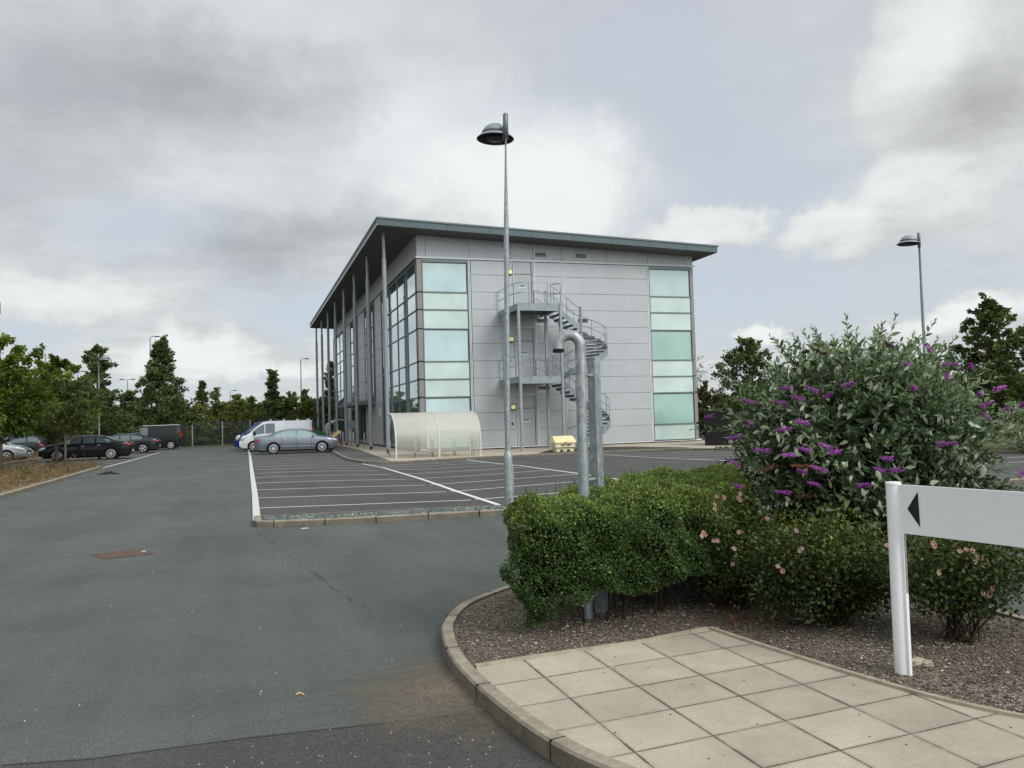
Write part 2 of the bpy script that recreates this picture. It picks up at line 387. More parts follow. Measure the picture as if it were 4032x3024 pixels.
bump(nt, b, hh, .008, .8); M['slabs'] = m
# leaves
M['hedge_leaf'] = leafmat('hedge_leaf', lin(38, 58, 32), lin(84, 112, 54), lin(152, 170, 80), rough=.4, trans=.25, spec=.45)
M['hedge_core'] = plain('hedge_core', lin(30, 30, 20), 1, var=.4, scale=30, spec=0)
M['budd_leaf'] = leafmat('buddleia_leaf', lin(38, 56, 32), lin(84, 108, 64), lin(144, 164, 112), back=lin(186, 198, 168), rough=.6, trans=.2)
M['rose_leaf'] = leafmat('rose_leaf', lin(36, 50, 26), lin(82, 100, 44), lin(146, 152, 70), rough=.45, trans=.25)
M['purple'] = leafmat('purple_floret', lin(120, 50, 130), lin(170, 84, 176), lin(206, 140, 210), rough=.7, trans=.25)
M['purple_dark'] = leafmat('spent_purple', lin(58, 26, 56), lin(96, 46, 78), rough=.8, trans=.1)
M['spent'] = leafmat('spent_brown', lin(74, 50, 36), lin(126, 82, 58), rough=.9, trans=.1)
M['pink'] = leafmat('pink_petal', lin(220, 150, 140), lin(238, 200, 188), lin(248, 228, 214), rough=.6, trans=.3)
M['leaf_maple'] = leafmat('maple_leaf', lin(48, 66, 24), lin(92, 114, 40), lin(140, 156, 62), trans=.35)
M['leaf_dark'] = leafmat('dark_leaf', lin(50, 66, 38), lin(92, 112, 64), lin(136, 150, 94), trans=.25)
M['leaf_mid'] = leafmat('mid_leaf', lin(50, 64, 34), lin(90, 106, 54), lin(130, 142, 76), trans=.3)
M['leaf_light'] = leafmat('light_leaf', lin(66, 76, 38), lin(112, 122, 60), lin(148, 150, 84), trans=.3)
M['leaf_red'] = leafmat('reddish_leaf', lin(48, 54, 30), lin(80, 84, 46), lin(118, 88, 52), trans=.3)
M['dry_weed'] = leafmat('dry_weed', lin(104, 86, 62), lin(150, 130, 98), lin(118, 124, 76), rough=.9, trans=.3)
M['chips'] = leafmat('mulch_chips', lin(82, 72, 60), lin(148, 136, 120), lin(216, 210, 200), rough=.95, trans=0)
M['gchips'] = leafmat('gravel_chips', lin(78, 90, 86), lin(126, 136, 130), lin(172, 176, 170), rough=.9, trans=0)

# ------------------------------------------------------------------ ground shape
def ss(a, b, x):
    t = min(1, max(0, (x-a)/(b-a))); return t*t*(3-2*t)
def gz(x, y): return -0.2*ss(16, 36, y)*ss(1.5, 7, x)*(1-ss(40, 50, y)*(1-ss(10, 20, x)))
def grid_sheet(name, x0, x1, y0, y1, off, mat, step=1.0):
    nx = max(1, round((x1-x0)/step)); ny = max(1, round((y1-y0)/step)); b = MB()
    vs = [(x0+(x1-x0)*i/nx, y0+(y1-y0)*j/ny) for j in range(ny+1) for i in range(nx+1)]
    b.add([(x, y, gz(x, y)+off) for x, y in vs], [(j*(nx+1)+i, j*(nx+1)+i+1, (j+1)*(nx+1)+i+1, (j+1)*(nx+1)+i) for j in range(ny) for i in range(nx)])
    return tag(b.build(name, mat, smooth=True), kind='structure')
def resample(pts, step=.8):
    out = []
    for (x0, y0), (x1, y1) in zip(pts, pts[1:]):
        n = max(1, int(math.hypot(x1-x0, y1-y0)/step))
        out += [(x0+(x1-x0)*i/n, y0+(y1-y0)*i/n) for i in range(n)]
    return out+[pts[-1]]
def offset(pts, d):
    out = []
    for i, (x, y) in enumerate(pts):
        a = pts[max(0, i-1)]; c = pts[min(len(pts)-1, i+1)]
        dx, dy = c[0]-a[0], c[1]-a[1]; l = math.hypot(dx, dy) or 1
        out.append((x-dy/l*d, y+dx/l*d))
    return out
def smooth_line(pts, n=6):
    out = []; P = [pts[0]]+list(pts)+[pts[-1]]
    for i in range(1, len(P)-2):
        for k in range(n):
            t = k/n; r_ = []
            for a in range(2):
                p0, p1, p2, p3 = P[i-1][a], P[i][a], P[i+1][a], P[i+2][a]
                r_.append(.5*((2*p1)+(-p0+p2)*t+(2*p0-5*p1+4*p2-p3)*t*t+(-p0+3*p1-3*p2+p3)*t**3))
            out.append(tuple(r_))
    return out+[pts[-1]]
def stripe(b, pts, w, off=.010):
    pts = resample(pts); L = offset(pts, w/2); Q = offset(pts, -w/2); n = len(pts)
    b.add([(x, y, gz(x, y)+off) for x, y in L]+[(x, y, gz(x, y)+off) for x, y in Q], [(i, n+i, n+i+1, i+1) for i in range(n-1)])
def kerb(name, pts, w, h, side=1, step=.8, smooth=True, zb=None, seg=.92):
    """real kerb step, outer foot on pts, with joints between the kerb stones"""
    P = smooth_line(pts) if smooth else pts
    P = resample(P, step); I = offset(P, side*w); O2 = offset(P, side*.012); n = len(P); b = MB()
    g = (lambda x, y: gz(x, y)) if zb is None else (lambda x, y: zb)
    vs = []
    for i in range(n):
        z = g(*P[i]); vs += [(P[i][0], P[i][1], z-.05), (P[i][0], P[i][1], z+h-.014), (O2[i][0], O2[i][1], z+h), (I[i][0], I[i][1], z+h), (I[i][0], I[i][1], z-.05)]
    fs = []
    for i in range(n-1):
        for k in range(4):
            f = (i*5+k, (i+1)*5+k, (i+1)*5+k+1, i*5+k+1); fs.append(f if side < 0 else f[::-1])
    fs += [(0, 1, 2, 3, 4), tuple((n-1)*5+k for k in (4, 3, 2, 1, 0))]
    b.add(vs, fs)
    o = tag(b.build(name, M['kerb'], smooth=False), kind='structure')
    return P, I
def flat(name, poly, z, mat):
    b = MB(); tri = tessellate_polygon([[Vector((x, y, 0)) for x, y in poly]]); fs = []
    for t in tri:
        a, bb, c = [poly[i] for i in t]
        fs.append(t if (bb[0]-a[0])*(c[1]-a[1])-(bb[1]-a[1])*(c[0]-a[0]) > 0 else (t[0], t[2], t[1]))
    b.add([(x, y, z) for x, y in poly], fs)
    return tag(b.build(name, mat), kind='structure')

b = MB(); n = 48
b.add([(0, 30, -.34)]+[(math.cos(2*PI*i/n)*3000, 30+math.sin(2*PI*i/n)*3000, -.34) for i in range(n)], [(0, 1+i, 1+(i+1) % n) for i in range(n)])
tag(b.build('ground', M['terrain']), kind='structure')
grid_sheet('road', -45, 70, -14, 80.6, 0, M['asphalt'])
grid_sheet('parking_area', .12, 69, 14.3, 80, .004, M['asphalt_bay'])
grid_sheet('parking_area', -30, -5.9, 42.3, 80, .004, M['asphalt_bay'])
seam = [(-8, 5.5), (-1.14, 4.66), (-.75, 4.58), (0, 4.57), (.67, 4.51), (1.27, 4.47)]
M['tar'] = plain('tar_seam', lin(62, 62, 60), .9)
flat('road_patch', seam+[(1.42, 3.3), (1.9, 2.2), (2.6, 1.2), (3.5, -2), (-8, -2)], .004, M['asphalt_patch'])
b = MB(); stripe(b, [(x, y) for x, y in seam[1:]], .013, .007); tag(b.build('road_seam', M['tar']), kind='structure')
# tar crack running to the kerb corner
b = MB(); cr = [(.15, 13.7), (.2, 13.0), (.33, 12.3), (.43, 11.54), (.5, 10.6), (.64, 9.6), (.72, 9.1), (.77, 8.77), (.85, 8.02), (1.0, 7.17)]
for (x0, y0), (x1, y1) in zip(cr, cr[1:]):
    for k in range(9):
        if random.random() < .3: continue
        t = k/9; x = x0+(x1-x0)*t+random.gauss(0, .012); y = y0+(y1-y0)*t
        l = random.uniform(.02, .10); w = random.uniform(.002, .010); a = random.gauss(0, .5)
        b.obox((x, y, .003), w, l*1.6, .004, a*.35)
tag(b.build('road_crack', plain('tar', lin(84, 90, 90), .9)), kind='structure')
# dirt wash beside the near kerb, sand laid over the tarmac
def dirt_mat():
    m, nt, b = newmat('washed_sand'); p = coords(nt); sx = nt.nodes.new('ShaderNodeSeparateXYZ'); nt.links.new(p, sx.inputs[0])
    c = ramp(nt, noise(nt, p, 120, 2, .8), [(.3, lin(94, 84, 72)), (.7, lin(146, 132, 112))]); nt.links.new(c, b.inputs['Base Color']); b.inputs['Roughness'].default_value = .95
    d = nt.nodes.new('ShaderNodeVectorMath'); d.operation = 'DISTANCE'; nt.links.new(p, d.inputs[0]); d.inputs[1].default_value = (1.22, 4.85, 0)
    f = mathn(nt, 'SUBTRACT', 1.15, mathn(nt, 'MULTIPLY', d.outputs['Value'], 1.35))
    f = mathn(nt, 'MULTIPLY', mathn(nt, 'ADD', f, mathn(nt, 'MULTIPLY', mathn(nt, 'SUBTRACT', noise(nt, p, 3.2, 6, .75), .5), 1.6)), .95, True)
    f = mathn(nt, 'MULTIPLY', f, ramp(nt, noise(nt, p, 60, 3, .8), [(.3, .45), (.6, 1.0)]))
    t = nt.nodes.new('ShaderNodeBsdfTransparent'); mx = nt.nodes.new('ShaderNodeMixShader'); nt.links.new(f, mx.inputs[0])
    nt.links.new(t.outputs[0], mx.inputs[1]); nt.links.new(b.outputs[0], mx.inputs[2]); nt.links.new(mx.outputs[0], nt.nodes['Material Output'].inputs[0]); return m
flat('road_dirt', [(.1, 3.4), (1.34, 3.4), (1.27, 4.4), (1.25, 5.1), (1.3, 5.9), (1.45, 6.5), (.8, 6.4), (.1, 5.6)], .012, dirt_mat())

# markings -----------------------------------------------------------------
b = MB()
LY = [(17.2, 16.3), (19.65, 18.6), (22.2, 21.1), (24.9, 23.95), (27.6, 26.95), (30.2, 29.9), (32.7, 32.4), (35.2, 34.7)]
for a, c in LY: stripe(b, [(.24, a), (4.3+(a-16)*.012, c)], .085)
for a in (37.5, 39.8, 42.1, 44.6, 47.1, 49.8): stripe(b, [(.28, a), (4.45, a-.3)], .085)
tag(b.build('bay_lines', M['paint_line']), kind='structure')
b = MB()
for (x0, y0), (x1, y1) in [((4.42, 16.35), (7.3, 16.95)), ((4.45, 18.6), (8.95, 19.95)), ((4.53, 21.15), (9.3, 22.75)), ((4.75, 24.1), (9.45, 25.75)), ((4.9, 27.3), (9.6, 28.8)), ((4.98, 30.6), (9.7, 31.6)), ((5.1, 33.2), (9.75, 34.1)), ((4.95, 35.2), (9.75, 36.1))]:
    stripe(b, [(x0, y0), (x1, y1)], .085)
tag(b.build('bay_lines', M['paint_line']), kind='structure')
b = MB(); stripe(b, [(4.83, 36.5), (5.12, 32.5), (4.85, 24.36), (4.58, 18.61), (4.51, 14.9)], .11, .014)
stripe(b, [(9.77, 37.6), (9.92, 30), (9.1, 19.4), (7.2, 16.9)], .11, .014)
tag(b.build('bay_divider_line', M['paint_line']), kind='structure')
b = MB(); stripe(b, [(.2, 64), (.24, 49.5), (.21, 33), (.2, 20.7), (.17, 14.85)], .13, .014)
tag(b.build('road_edge_line', M['paint_worn']), kind='structure')
b = MB(); stripe(b, [(16.3, 37.6), (16.5, 26), (17.3, 19.5)], .1, .014)
for y in (36.6, 34.1, 31.6, 29.1, 26.6, 24.1, 21.6): stripe(b, [(16.5, y), (21.3, y-1.6)], .085)
for y in (18.2, 20.5, 22.7): stripe(b, [(19.5, y), (24.2, y-.9)], .085)
tag(b.build('bay_lines', M['paint_line']), kind='structure')
b = MB(); stripe(b, [(-5.98, 40.5), (-5.86, 47), (-5.8, 64)], .11, .014)
for y in (42.9, 45.4, 48.0, 50.6, 55.4, 58.0, 61.0, 67.0): stripe(b, [(-6.1, y), (-11.6, y+1.6)], .085)
tag(b.build('bay_lines', M['paint_line']), kind='structure')

# front gravel strip with kerb (between road and bays)
kp = [(.12, 14.85), (.12, 14.2), (.16, 13.98), (.4, 13.86), (1.2, 13.66), (2.0, 13.56), (3.6, 13.44), (5, 13.35), (9, 13.2), (16, 13.0)]
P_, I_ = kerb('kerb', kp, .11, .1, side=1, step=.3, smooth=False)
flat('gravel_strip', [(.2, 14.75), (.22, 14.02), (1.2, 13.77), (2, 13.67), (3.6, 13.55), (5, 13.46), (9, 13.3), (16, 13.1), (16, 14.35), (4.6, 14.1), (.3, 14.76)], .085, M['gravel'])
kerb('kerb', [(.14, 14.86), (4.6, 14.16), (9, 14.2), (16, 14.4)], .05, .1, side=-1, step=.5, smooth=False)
b = MB()
for x, y in [(.42, 13.86), (1.2, 13.66), (2.0, 13.56), (2.85, 13.5), (3.7, 13.43)]: b.obox((x, y+.05, .052), .012, .118, .101, -.06)
tag(b.build('kerb_joints', M['under']), kind='structure')

# near planting bed kerb
NK = [(4.4, 1.0), (3.2, 1.35), (2.4, 1.9), (1.85, 2.55), (1.46, 3.34), (1.32, 3.8), (1.25, 4.38), (1.225, 4.89), (1.235, 5.31), (1.3, 5.8), (1.4, 6.2), (1.66, 6.73), (2.08, 7.16), (2.6, 7.55), (3.3, 7.95), (4.2, 8.2), (5.0, 8.1), (5.45, 7.6), (5.55, 6.8), (5.45, 5.8), (5.3, 4.9), (5.27, 4.2), (5.35, 3), (5.6, 1)]
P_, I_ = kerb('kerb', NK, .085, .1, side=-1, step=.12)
b = MB()
for t in (0.6, 1.5, 2.4, 3.3, 4.2, 5.1, 6.0, 6.9, 7.8, 8.7):
    acc = 0
    for i in range(len(P_)-1):
        l = math.hypot(P_[i+1][0]-P_[i][0], P_[i+1][1]-P_[i][1])
        if acc+l > t+1.1:
            a = math.atan2(P_[i+1][1]-P_[i][1], P_[i+1][0]-P_[i][0])
            cx_, cy_ = (P_[i][0]+I_[i][0])/2, (P_[i][1]+I_[i][1])/2
            b.obox((cx_, cy_, .051), .007, .089, .1015, a); break
        acc += l
tag(b.build('kerb_joints', M['under']), kind='structure')
bed = [p for p in I_ if p[1] > 4.96 and p[0] < 5.6 and not (p[0] > 5 and p[1] < 4.96)]
kr = [(1.32, 4.97), (1.78, 5.02), (2.48, 5.06), (3.07, 5.19)]
re = [(3.07, 5.19), (3.12, 4.79), (3.19, 4.34), (3.24, 4.04), (3.33, 3.62), (3.43, 3.33), (3.56, 3.08), (3.9, 2.6), (4.6, 2.0), (5.5, 1.3)]
flat('planting_bed', [(1.33, 4.98)]+bed+[(5.22, 4.9), (5.2, 4.2), (5.28, 3.0), (5.5, 1.2)]+re[::-1]+kr[::-1][1:-1], .083, M['mulch'])
inner_near = [p for p in I_ if p[1] <= 4.96 and p[0] < 4.4]
flat('footpath', inner_near+kr+re[1:]+[(5.4, 1.0), (4.4, .95)], .096, M['slabs'])
def edge_strip(pts, w):
    b = MB(); P = resample(pts, .15); Q = offset(P, w); n = len(P)
    vs = [(x, y, .06) for x, y in P]+[(x, y, .112) for x, y in P]+[(x, y, .112) for x, y in Q]+[(x, y, .06) for x, y in Q]
    for i in range(n-1):
        pass
    b.add(vs, [(i, i+1, n+i+1, n+i) for i in range(n-1)]+[(n+i, n+i+1, 2*n+i+1, 2*n+i) for i in range(n-1)]+[(2*n+i, 2*n+i+1, 3*n+i+1, 3*n+i) for i in range(n-1)])
    return tag(b.build('path_edging', M['edging']), kind='structure')
edge_strip(kr, .032); edge_strip(smooth_line(re, 4), .032)

# mulch chips and pebbles, gravel chips : countless small pieces
def in_poly(poly, x, y):
    c = False; j = len(poly)-1
    for i in range(len(poly)):
        if (poly[i][1] > y) != (poly[j][1] > y) and x < (poly[j][0]-poly[i][0])*(y-poly[i][1])/(poly[j][1]-poly[i][1])+poly[i][0]: c = not c
        j = i
    return c
def chips(name, label, cat, poly, n, z, smin, smax, mat, elong=1.6, dens=None):
    xs = [p[0] for p in poly]; ys = [p[1] for p in poly]; pts = []
    while len(pts) < n:
        x = random.uniform(min(xs), max(xs)); y = random.uniform(min(ys), max(ys))
        if in_poly(poly, x, y) and (dens is None or random.random() < dens(x, y)): pts.append((x, y))
    c = np.array([(x, y, z) for x, y in pts]); k = len(c)
    base = np.array([(1, 0, 0), (0, 1, 0), (-1, 0, 0), (0, -1, 0), (0, 0, .8), (0, 0, -.6)])
    s = rng.uniform(smin, smax, k)**1; s[rng.random(k) < .05] *= 1.5
    sc = np.stack([s*rng.uniform(1, elong, k), s*rng.uniform(.5, 1, k), s*rng.uniform(.35, .7, k)], 1)
    a = rng.uniform(0, 2*PI, k); v = base[None]*sc[:, None]
    v += rng.normal(0, .18, v.shape)*s[:, None, None]*.6
    x = v[..., 0]*np.cos(a)[:, None]-v[..., 1]*np.sin(a)[:, None]; y = v[..., 0]*np.sin(a)[:, None]+v[..., 1]*np.cos(a)[:, None]
    co = np.stack([x, y, v[..., 2]], -1)+c[:, None]
    f = np.array([(0, 1, 4), (1, 2, 4), (2, 3, 4), (3, 0, 4), (1, 0, 5), (2, 1, 5), (3, 2, 5), (0, 3, 5)])
    fs = (np.arange(k)[:, None, None]*6+f[None]).reshape(-1, 3)
    sh = np.repeat(np.clip(rng.beta(1.3, 2.2, k)+(rng.random(k) < .04)*.6, 0, 1), 6)
    return tag(np_mesh(name, co.reshape(-1, 3), [fs], mat, shade=sh), label, cat, kind='stuff')
bedpoly = [(1.38, 4.99), (1.35, 5.4), (1.42, 5.85), (1.56, 6.3), (1.78, 6.65), (2.2, 7.05), (3, 7.3), (4, 6.6), (5.1, 5.6), (5.15, 4.9), (5.15, 4.2), (5.1, 2.0), (4.7, 2.1), (3.95, 2.7), (3.6, 3.14), (3.37, 3.65), (3.22, 4.35), (3.12, 5.22), (2.48, 5.1), (1.8, 5.06)]
chips('bark_chips', 'brown bark chips and pale grit scattered over the planting bed', 'mulch', bedpoly, 15000, .088, .004, .012, M['chips'])
chips('gravel_chips', 'loose green grey gravel chippings behind the front kerb', 'gravel', [(.27, 14.7), (.28, 14.05), (1.2, 13.82), (3.6, 13.6), (5.2, 13.55), (8.5, 13.5), (8.5, 14.1), (4.6, 14.06)], 4500, .09, .012, .03, M['gchips'])

# apron around the building -------------------------------------------------
K = [(5, 96), (5, 70), (4.95, 56), (4.83, 49.5), (4.7, 45), (4.68, 42), (4.75, 39.4), (5.0, 37.6), (5.6, 36.95), (6.5, 37.0), (7.6, 37.5), (8.8, 37.9), (10.8, 38.4), (12.7, 38.45), (13.6, 38.45), (15.9, 38.6), (18.1, 38.4), (20.4, 38.3), (21.6, 37.4), (22.6, 35.8), (23.8, 34.3), (27, 32.5), (36, 32)]
Mi = [(6.9, 96), (6.8, 70), (6.65, 56), (6.5, 49.5), (6.38, 45), (6.3, 42), (6.22, 39.6), (6.17, 38.4), (6.2, 37.35), (6.6, 37.2), (7.65, 37.7), (8.85, 38.1), (10.85, 38.6), (12.75, 38.65), (13.7, 38.8), (15.9, 42.3), (18.1, 42.6), (20.2, 41.6), (21.9, 38.6), (22.8, 36), (24, 34.6), (27.2, 32.8), (36, 32.3)]
In = [(9.2, 96), (9.2, 70), (9.2, 56), (9.2, 52), (9.2, 49), (9.2, 47.5), (9.2, 46), (9.2, 45.2), (9.2, 44.7), (9.4, 44.7), (9.8, 44.7), (10.4, 44.7), (11.2, 44.7), (12.7, 44.7), (14, 44.7), (15.9, 44.7), (18.1, 44.7), (20.4, 44.7), (23.4, 44.7), (26, 44.7), (28, 44.7), (31, 44.7), (38, 44.7)]
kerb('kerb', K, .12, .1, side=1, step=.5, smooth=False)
Ko = offset(K, .1)
def zk(p): return gz(*p)+.088
def ruled(name, A, ZA, B_, ZB, mat, rows=4, sel=None):
    b = MB(); n = len(A)
    for i in range(n-1):
        if sel and not sel(i): continue
        vs = []
        for j in (i, i+1):
            for r_ in range(rows+1):
                t = r_/rows; vs.append((A[j][0]+(B_[j][0]-A[j][0])*t, A[j][1]+(B_[j][1]-A[j][1])*t, ZA[j]+(ZB[j]-ZA[j])*t))
        b.add(vs, [(r_, rows+1+r_, rows+2+r_, r_+1)[::-1] for r_ in range(rows)])
    return tag(b.build(name, mat, smooth=True), kind='structure')
ZK = [zk(p) for p in K]
ZM = []
for k_, m_, i_, z in zip(K, Mi, In, ZK):
    d1 = math.dist(k_, m_); d2 = math.dist(m_, i_); t = d1/(d1+d2); ZM.append(z+(0.0-z)*t)
ZI = [0.0]*len(In)
ruled('gravel_bed', Ko, ZK, Mi, ZM, M['gravel_far'], sel=lambda i: i < 9)
ruled('gravel_bed', Ko, ZK, Mi, ZM, M['dark_gravel'], sel=lambda i: 13 <= i < 18)
ruled('pavement', Ko, ZK, Mi, ZM, M['apron'], sel=lambda i: 9 <= i < 13 or i >= 18)
ruled('pavement', Mi, ZM, In, ZI, M['apron'], rows=6)

# planting strips on the left
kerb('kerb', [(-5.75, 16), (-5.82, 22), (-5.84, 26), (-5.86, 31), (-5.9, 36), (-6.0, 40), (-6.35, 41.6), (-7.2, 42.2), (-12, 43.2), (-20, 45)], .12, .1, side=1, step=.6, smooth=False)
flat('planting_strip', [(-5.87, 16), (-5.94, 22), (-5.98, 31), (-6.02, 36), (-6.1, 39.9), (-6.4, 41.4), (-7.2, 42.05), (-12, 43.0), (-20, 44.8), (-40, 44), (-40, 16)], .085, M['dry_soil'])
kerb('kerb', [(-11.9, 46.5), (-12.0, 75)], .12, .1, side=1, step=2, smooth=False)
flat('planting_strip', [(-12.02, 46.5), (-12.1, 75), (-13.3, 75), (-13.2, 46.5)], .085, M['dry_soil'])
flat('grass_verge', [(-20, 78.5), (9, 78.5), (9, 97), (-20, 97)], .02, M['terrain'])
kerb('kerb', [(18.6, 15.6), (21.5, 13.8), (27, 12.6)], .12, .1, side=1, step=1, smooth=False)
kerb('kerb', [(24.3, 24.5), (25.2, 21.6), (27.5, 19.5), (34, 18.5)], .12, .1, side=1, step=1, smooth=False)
flat('planting_strip', [(24.42, 24.5), (25.3, 21.7), (27.6, 19.62), (34, 18.6), (60, 19), (60, 60), (38, 44.6), (34, 31)], .06, M['terrain'])

# ------------------------------------------------------------------ camera
yaw, pitch, roll = .31198, .043147, -.028892
fw = Vector((math.sin(yaw)*math.cos(pitch), math.cos(yaw)*math.cos(pitch), math.sin(pitch)))
rt = Vector((math.cos(yaw), -math.sin(yaw), 0)); up = rt.cross(fw)
r2 = math.cos(roll)*rt+math.sin(roll)*up; u2 = -math.sin(roll)*rt+math.cos(roll)*up
cam = bpy.data.cameras.new('camera'); co_ = link(bpy.data.objects.new('camera', cam)); S.camera = co_
co_.matrix_world = Matrix(((r2.x, u2.x, -fw.x, 0), (r2.y, u2.y, -fw.y, 0), (r2.z, u2.z, -fw.z, 1.6), (0, 0, 0, 1)))
cam.sensor_width = 36; cam.lens = 3270/4032*36; cam.clip_end = 6000; cam.clip_start = .05
# ------------------------------------------------------------------ sky and sun
SUN = Vector((.42, -.72, .62)).normalized()
w = bpy.data.worlds.new('World'); S.world = w; w.use_nodes = True; nt = w.node_tree
bg = nt.nodes['Background']; bg.inputs[1].default_value = .1
tc = nt.nodes.new('ShaderNodeTexCoord'); D = tc.outputs['Generated']
sky = nt.nodes.new('ShaderNodeTexSky'); sky.sky_type = 'NISHITA'; sky.sun_disc = False
sky.sun_elevation = math.asin(SUN.z); sky.sun_rotation = math.atan2(SUN.x, SUN.y)
sky.air_density = 1.0; sky.dust_density = 2.0; sky.ozone_density = 1.5
sp = nt.nodes.new('ShaderNodeSeparateXYZ'); nt.links.new(D, sp.inputs[0])
z = mathn(nt, 'MAXIMUM', sp.outputs[2], 0.0)
az = mathn(nt, 'MULTIPLY', mathn(nt, 'ARCTAN2', sp.outputs[0], sp.outputs[1]), 180/PI)
el = mathn(nt, 'MULTIPLY', mathn(nt, 'ARCSINE', z), 180/PI)
# flat cloud layer coordinates: clouds shrink towards the horizon
inv = mathn(nt, 'DIVIDE', 1.0, mathn(nt, 'ADD', z, .11))
lay = nt.nodes.new('ShaderNodeVectorMath'); lay.operation = 'SCALE'; nt.links.new(D, lay.inputs[0]); nt.links.new(inv, lay.inputs['Scale'])
nA = noise(nt, lay.outputs[0], 1.6, 8, .55, .3)
nB = noise(nt, lay.outputs[0], 4.2, 8, .6, .2)
nW = nt.nodes.new('ShaderNodeTexNoise'); nW.inputs['Scale'].default_value = 7; nW.inputs['Detail'].default_value = 9; nW.inputs['Roughness'].default_value = .62
nt.links.new(D, nW.inputs['Vector'])
cv = nt.nodes.new('ShaderNodeCombineXYZ'); nt.links.new(az, cv.inputs[0]); nt.links.new(el, cv.inputs[1])
wo = nt.nodes.new('ShaderNodeVectorMath'); wo.operation = 'SUBTRACT'; nt.links.new(nW.outputs['Color'], wo.inputs[0]); wo.inputs[1].default_value = (.5, .5, .5)
ws = nt.nodes.new('ShaderNodeVectorMath'); ws.operation = 'MULTIPLY_ADD'; nt.links.new(wo.outputs[0], ws.inputs[0]); ws.inputs[1].default_value = (13, 8, 0); nt.links.new(cv.outputs[0], ws.inputs[2])
def lobe(c, r, amp, soft=0.0):
    a = nt.nodes.new('ShaderNodeVectorMath'); a.operation = 'SUBTRACT'; nt.links.new(ws.outputs[0], a.inputs[0]); a.inputs[1].default_value = (c[0], c[1], 0)
    m_ = nt.nodes.new('ShaderNodeVectorMath'); m_.operation = 'MULTIPLY'; nt.links.new(a.outputs[0], m_.inputs[0]); m_.inputs[1].default_value = (1/r[0], 1/r[1], 0)
    l = nt.nodes.new('ShaderNodeVectorMath'); l.operation = 'LENGTH'; nt.links.new(m_.outputs[0], l.inputs[0])
    q = nt.nodes.new('ShaderNodeMapRange'); q.interpolation_type = 'SMOOTHSTEP'; q.inputs[1].default_value = 1.25; q.inputs[2].default_value = soft
    q.inputs[3].default_value = 0; q.inputs[4].default_value = amp; nt.links.new(l.outputs['Value'], q.inputs[0]); return q.outputs[0]
def softmin(v):
    q = nt.nodes.new('ShaderNodeMath'); q.operation = 'SMOOTH_MAX'; nt.links.new(v, q.inputs[0]); q.inputs[1].default_value = .36; q.inputs[2].default_value = .12; r_ = q.outputs[0]
    q = nt.nodes.new('ShaderNodeMath'); q.operation = 'SMOOTH_MIN'; nt.links.new(r_, q.inputs[0]); q.inputs[1].default_value = .9; q.inputs[2].default_value = .15; return q.outputs[0]
def total(base, ls):
    t = base
    for l in ls: t = mathn(nt, 'ADD', t, l)
    return t
bright = total(mathn(nt, 'ADD', .675, mathn(nt, 'ADD', mathn(nt, 'MULTIPLY', mathn(nt, 'SUBTRACT', nA, .5), .22), mathn(nt, 'MULTIPLY', mathn(nt, 'SUBTRACT', nB, .5), .34))), [
    lobe((-10, 20.5), (11, 5.5), -.24), lobe((-1, 22.5), (9, 3.4), -.19), lobe((6.5, 20.5), (5, 3), -.10), lobe((-13, 14.5), (7, 4), -.12), lobe((1.5, 11.6), (8, 2.6), -.27), lobe((8, 13), (6, 2.4), -.10),
    lobe((15, 20), (9, 4.2), .27), lobe((20.5, 16), (8, 4.6), .38), lobe((10, 16.5), (8, 4), .16), lobe((-3, 15.5), (5, 3), .08), lobe((0, 27), (14, 3), .10),
    lobe((26, 12.5), (5, 2.5), .1), lobe((48.8, 18.0), (5, 2.8), -.12), lobe((45.6, 22.6), (4.5, 3.8), .18), lobe((31.5, 12.2), (3.6, 1.5), .17, .4), lobe((39.5, 11.4), (3.4, 2.0), .15, .4), lobe((44.5, 13.6), (4, 2.6), .14, .4), lobe((43, 9.4), (6, 1.3), -.03),
    lobe((-3, 5.2), (5, 1.5), .3), lobe((-10, 8.6), (6, 2), .17), lobe((2.5, 4.2), (5, .9), .25), lobe((8, 6), (3, 1.2), .2), lobe((46, 5.5), (5, 1.2), .35), lobe((36, 5), (3, 1), .35)])
cover = total(mathn(nt, 'ADD', .66, mathn(nt, 'MULTIPLY', mathn(nt, 'SUBTRACT', nA, .5), .6)), [
    lobe((29, 23), (14, 9), -.42), lobe((36, 14), (12, 6), -.5), lobe((33, 7), (20, 4), -.6), lobe((-6, 12.6), (7, 1.8), -.4), lobe((5, 8), (8, 1.8), -.75), lobe((-12, 6), (6, 1.2), -.5), lobe((-6, 3.2), (12, 1.1), -.3),
    lobe((48.5, 18.8), (6, 4.2), .8, .5), lobe((46.2, 23.4), (4.6, 4.0), .8, .5), lobe((31.5, 12.0), (3.8, 1.7), .95, .55), lobe((39.5, 11.2), (3.6, 2.1), .95, .55), lobe((44.5, 13), (4.4, 3), .7, .55),
    lobe((-3, 5.2), (5, 1.5), .7, .55), lobe((2.5, 4.2), (5, .9), .6), lobe((-10, 8.6), (6, 2), .4), lobe((46, 5.5), (5, 1.2), .8, .55), lobe((36, 5), (3, 1), .8, .55), lobe((20, 15), (10, 6), .5)])
cover = mathn(nt, 'MULTIPLY', mathn(nt, 'SUBTRACT', cover, .12), 1.3, True)
# thin high veil over the blue: pale lavender
hz = ramp(nt, mathn(nt, 'DIVIDE', el, 40), [(0, (.66, .74, .80, 1)), (.28, (.63, .70, .79, 1)), (.7, (.61, .64, .74, 1))])
hz10 = nt.nodes.new('ShaderNodeVectorMath'); hz10.operation = 'SCALE'; hz10.inputs['Scale'].default_value = 9.6; nt.links.new(hz, hz10.inputs[0])
blue = mixc(nt, .86, sky.outputs[0], hz10.outputs[0])
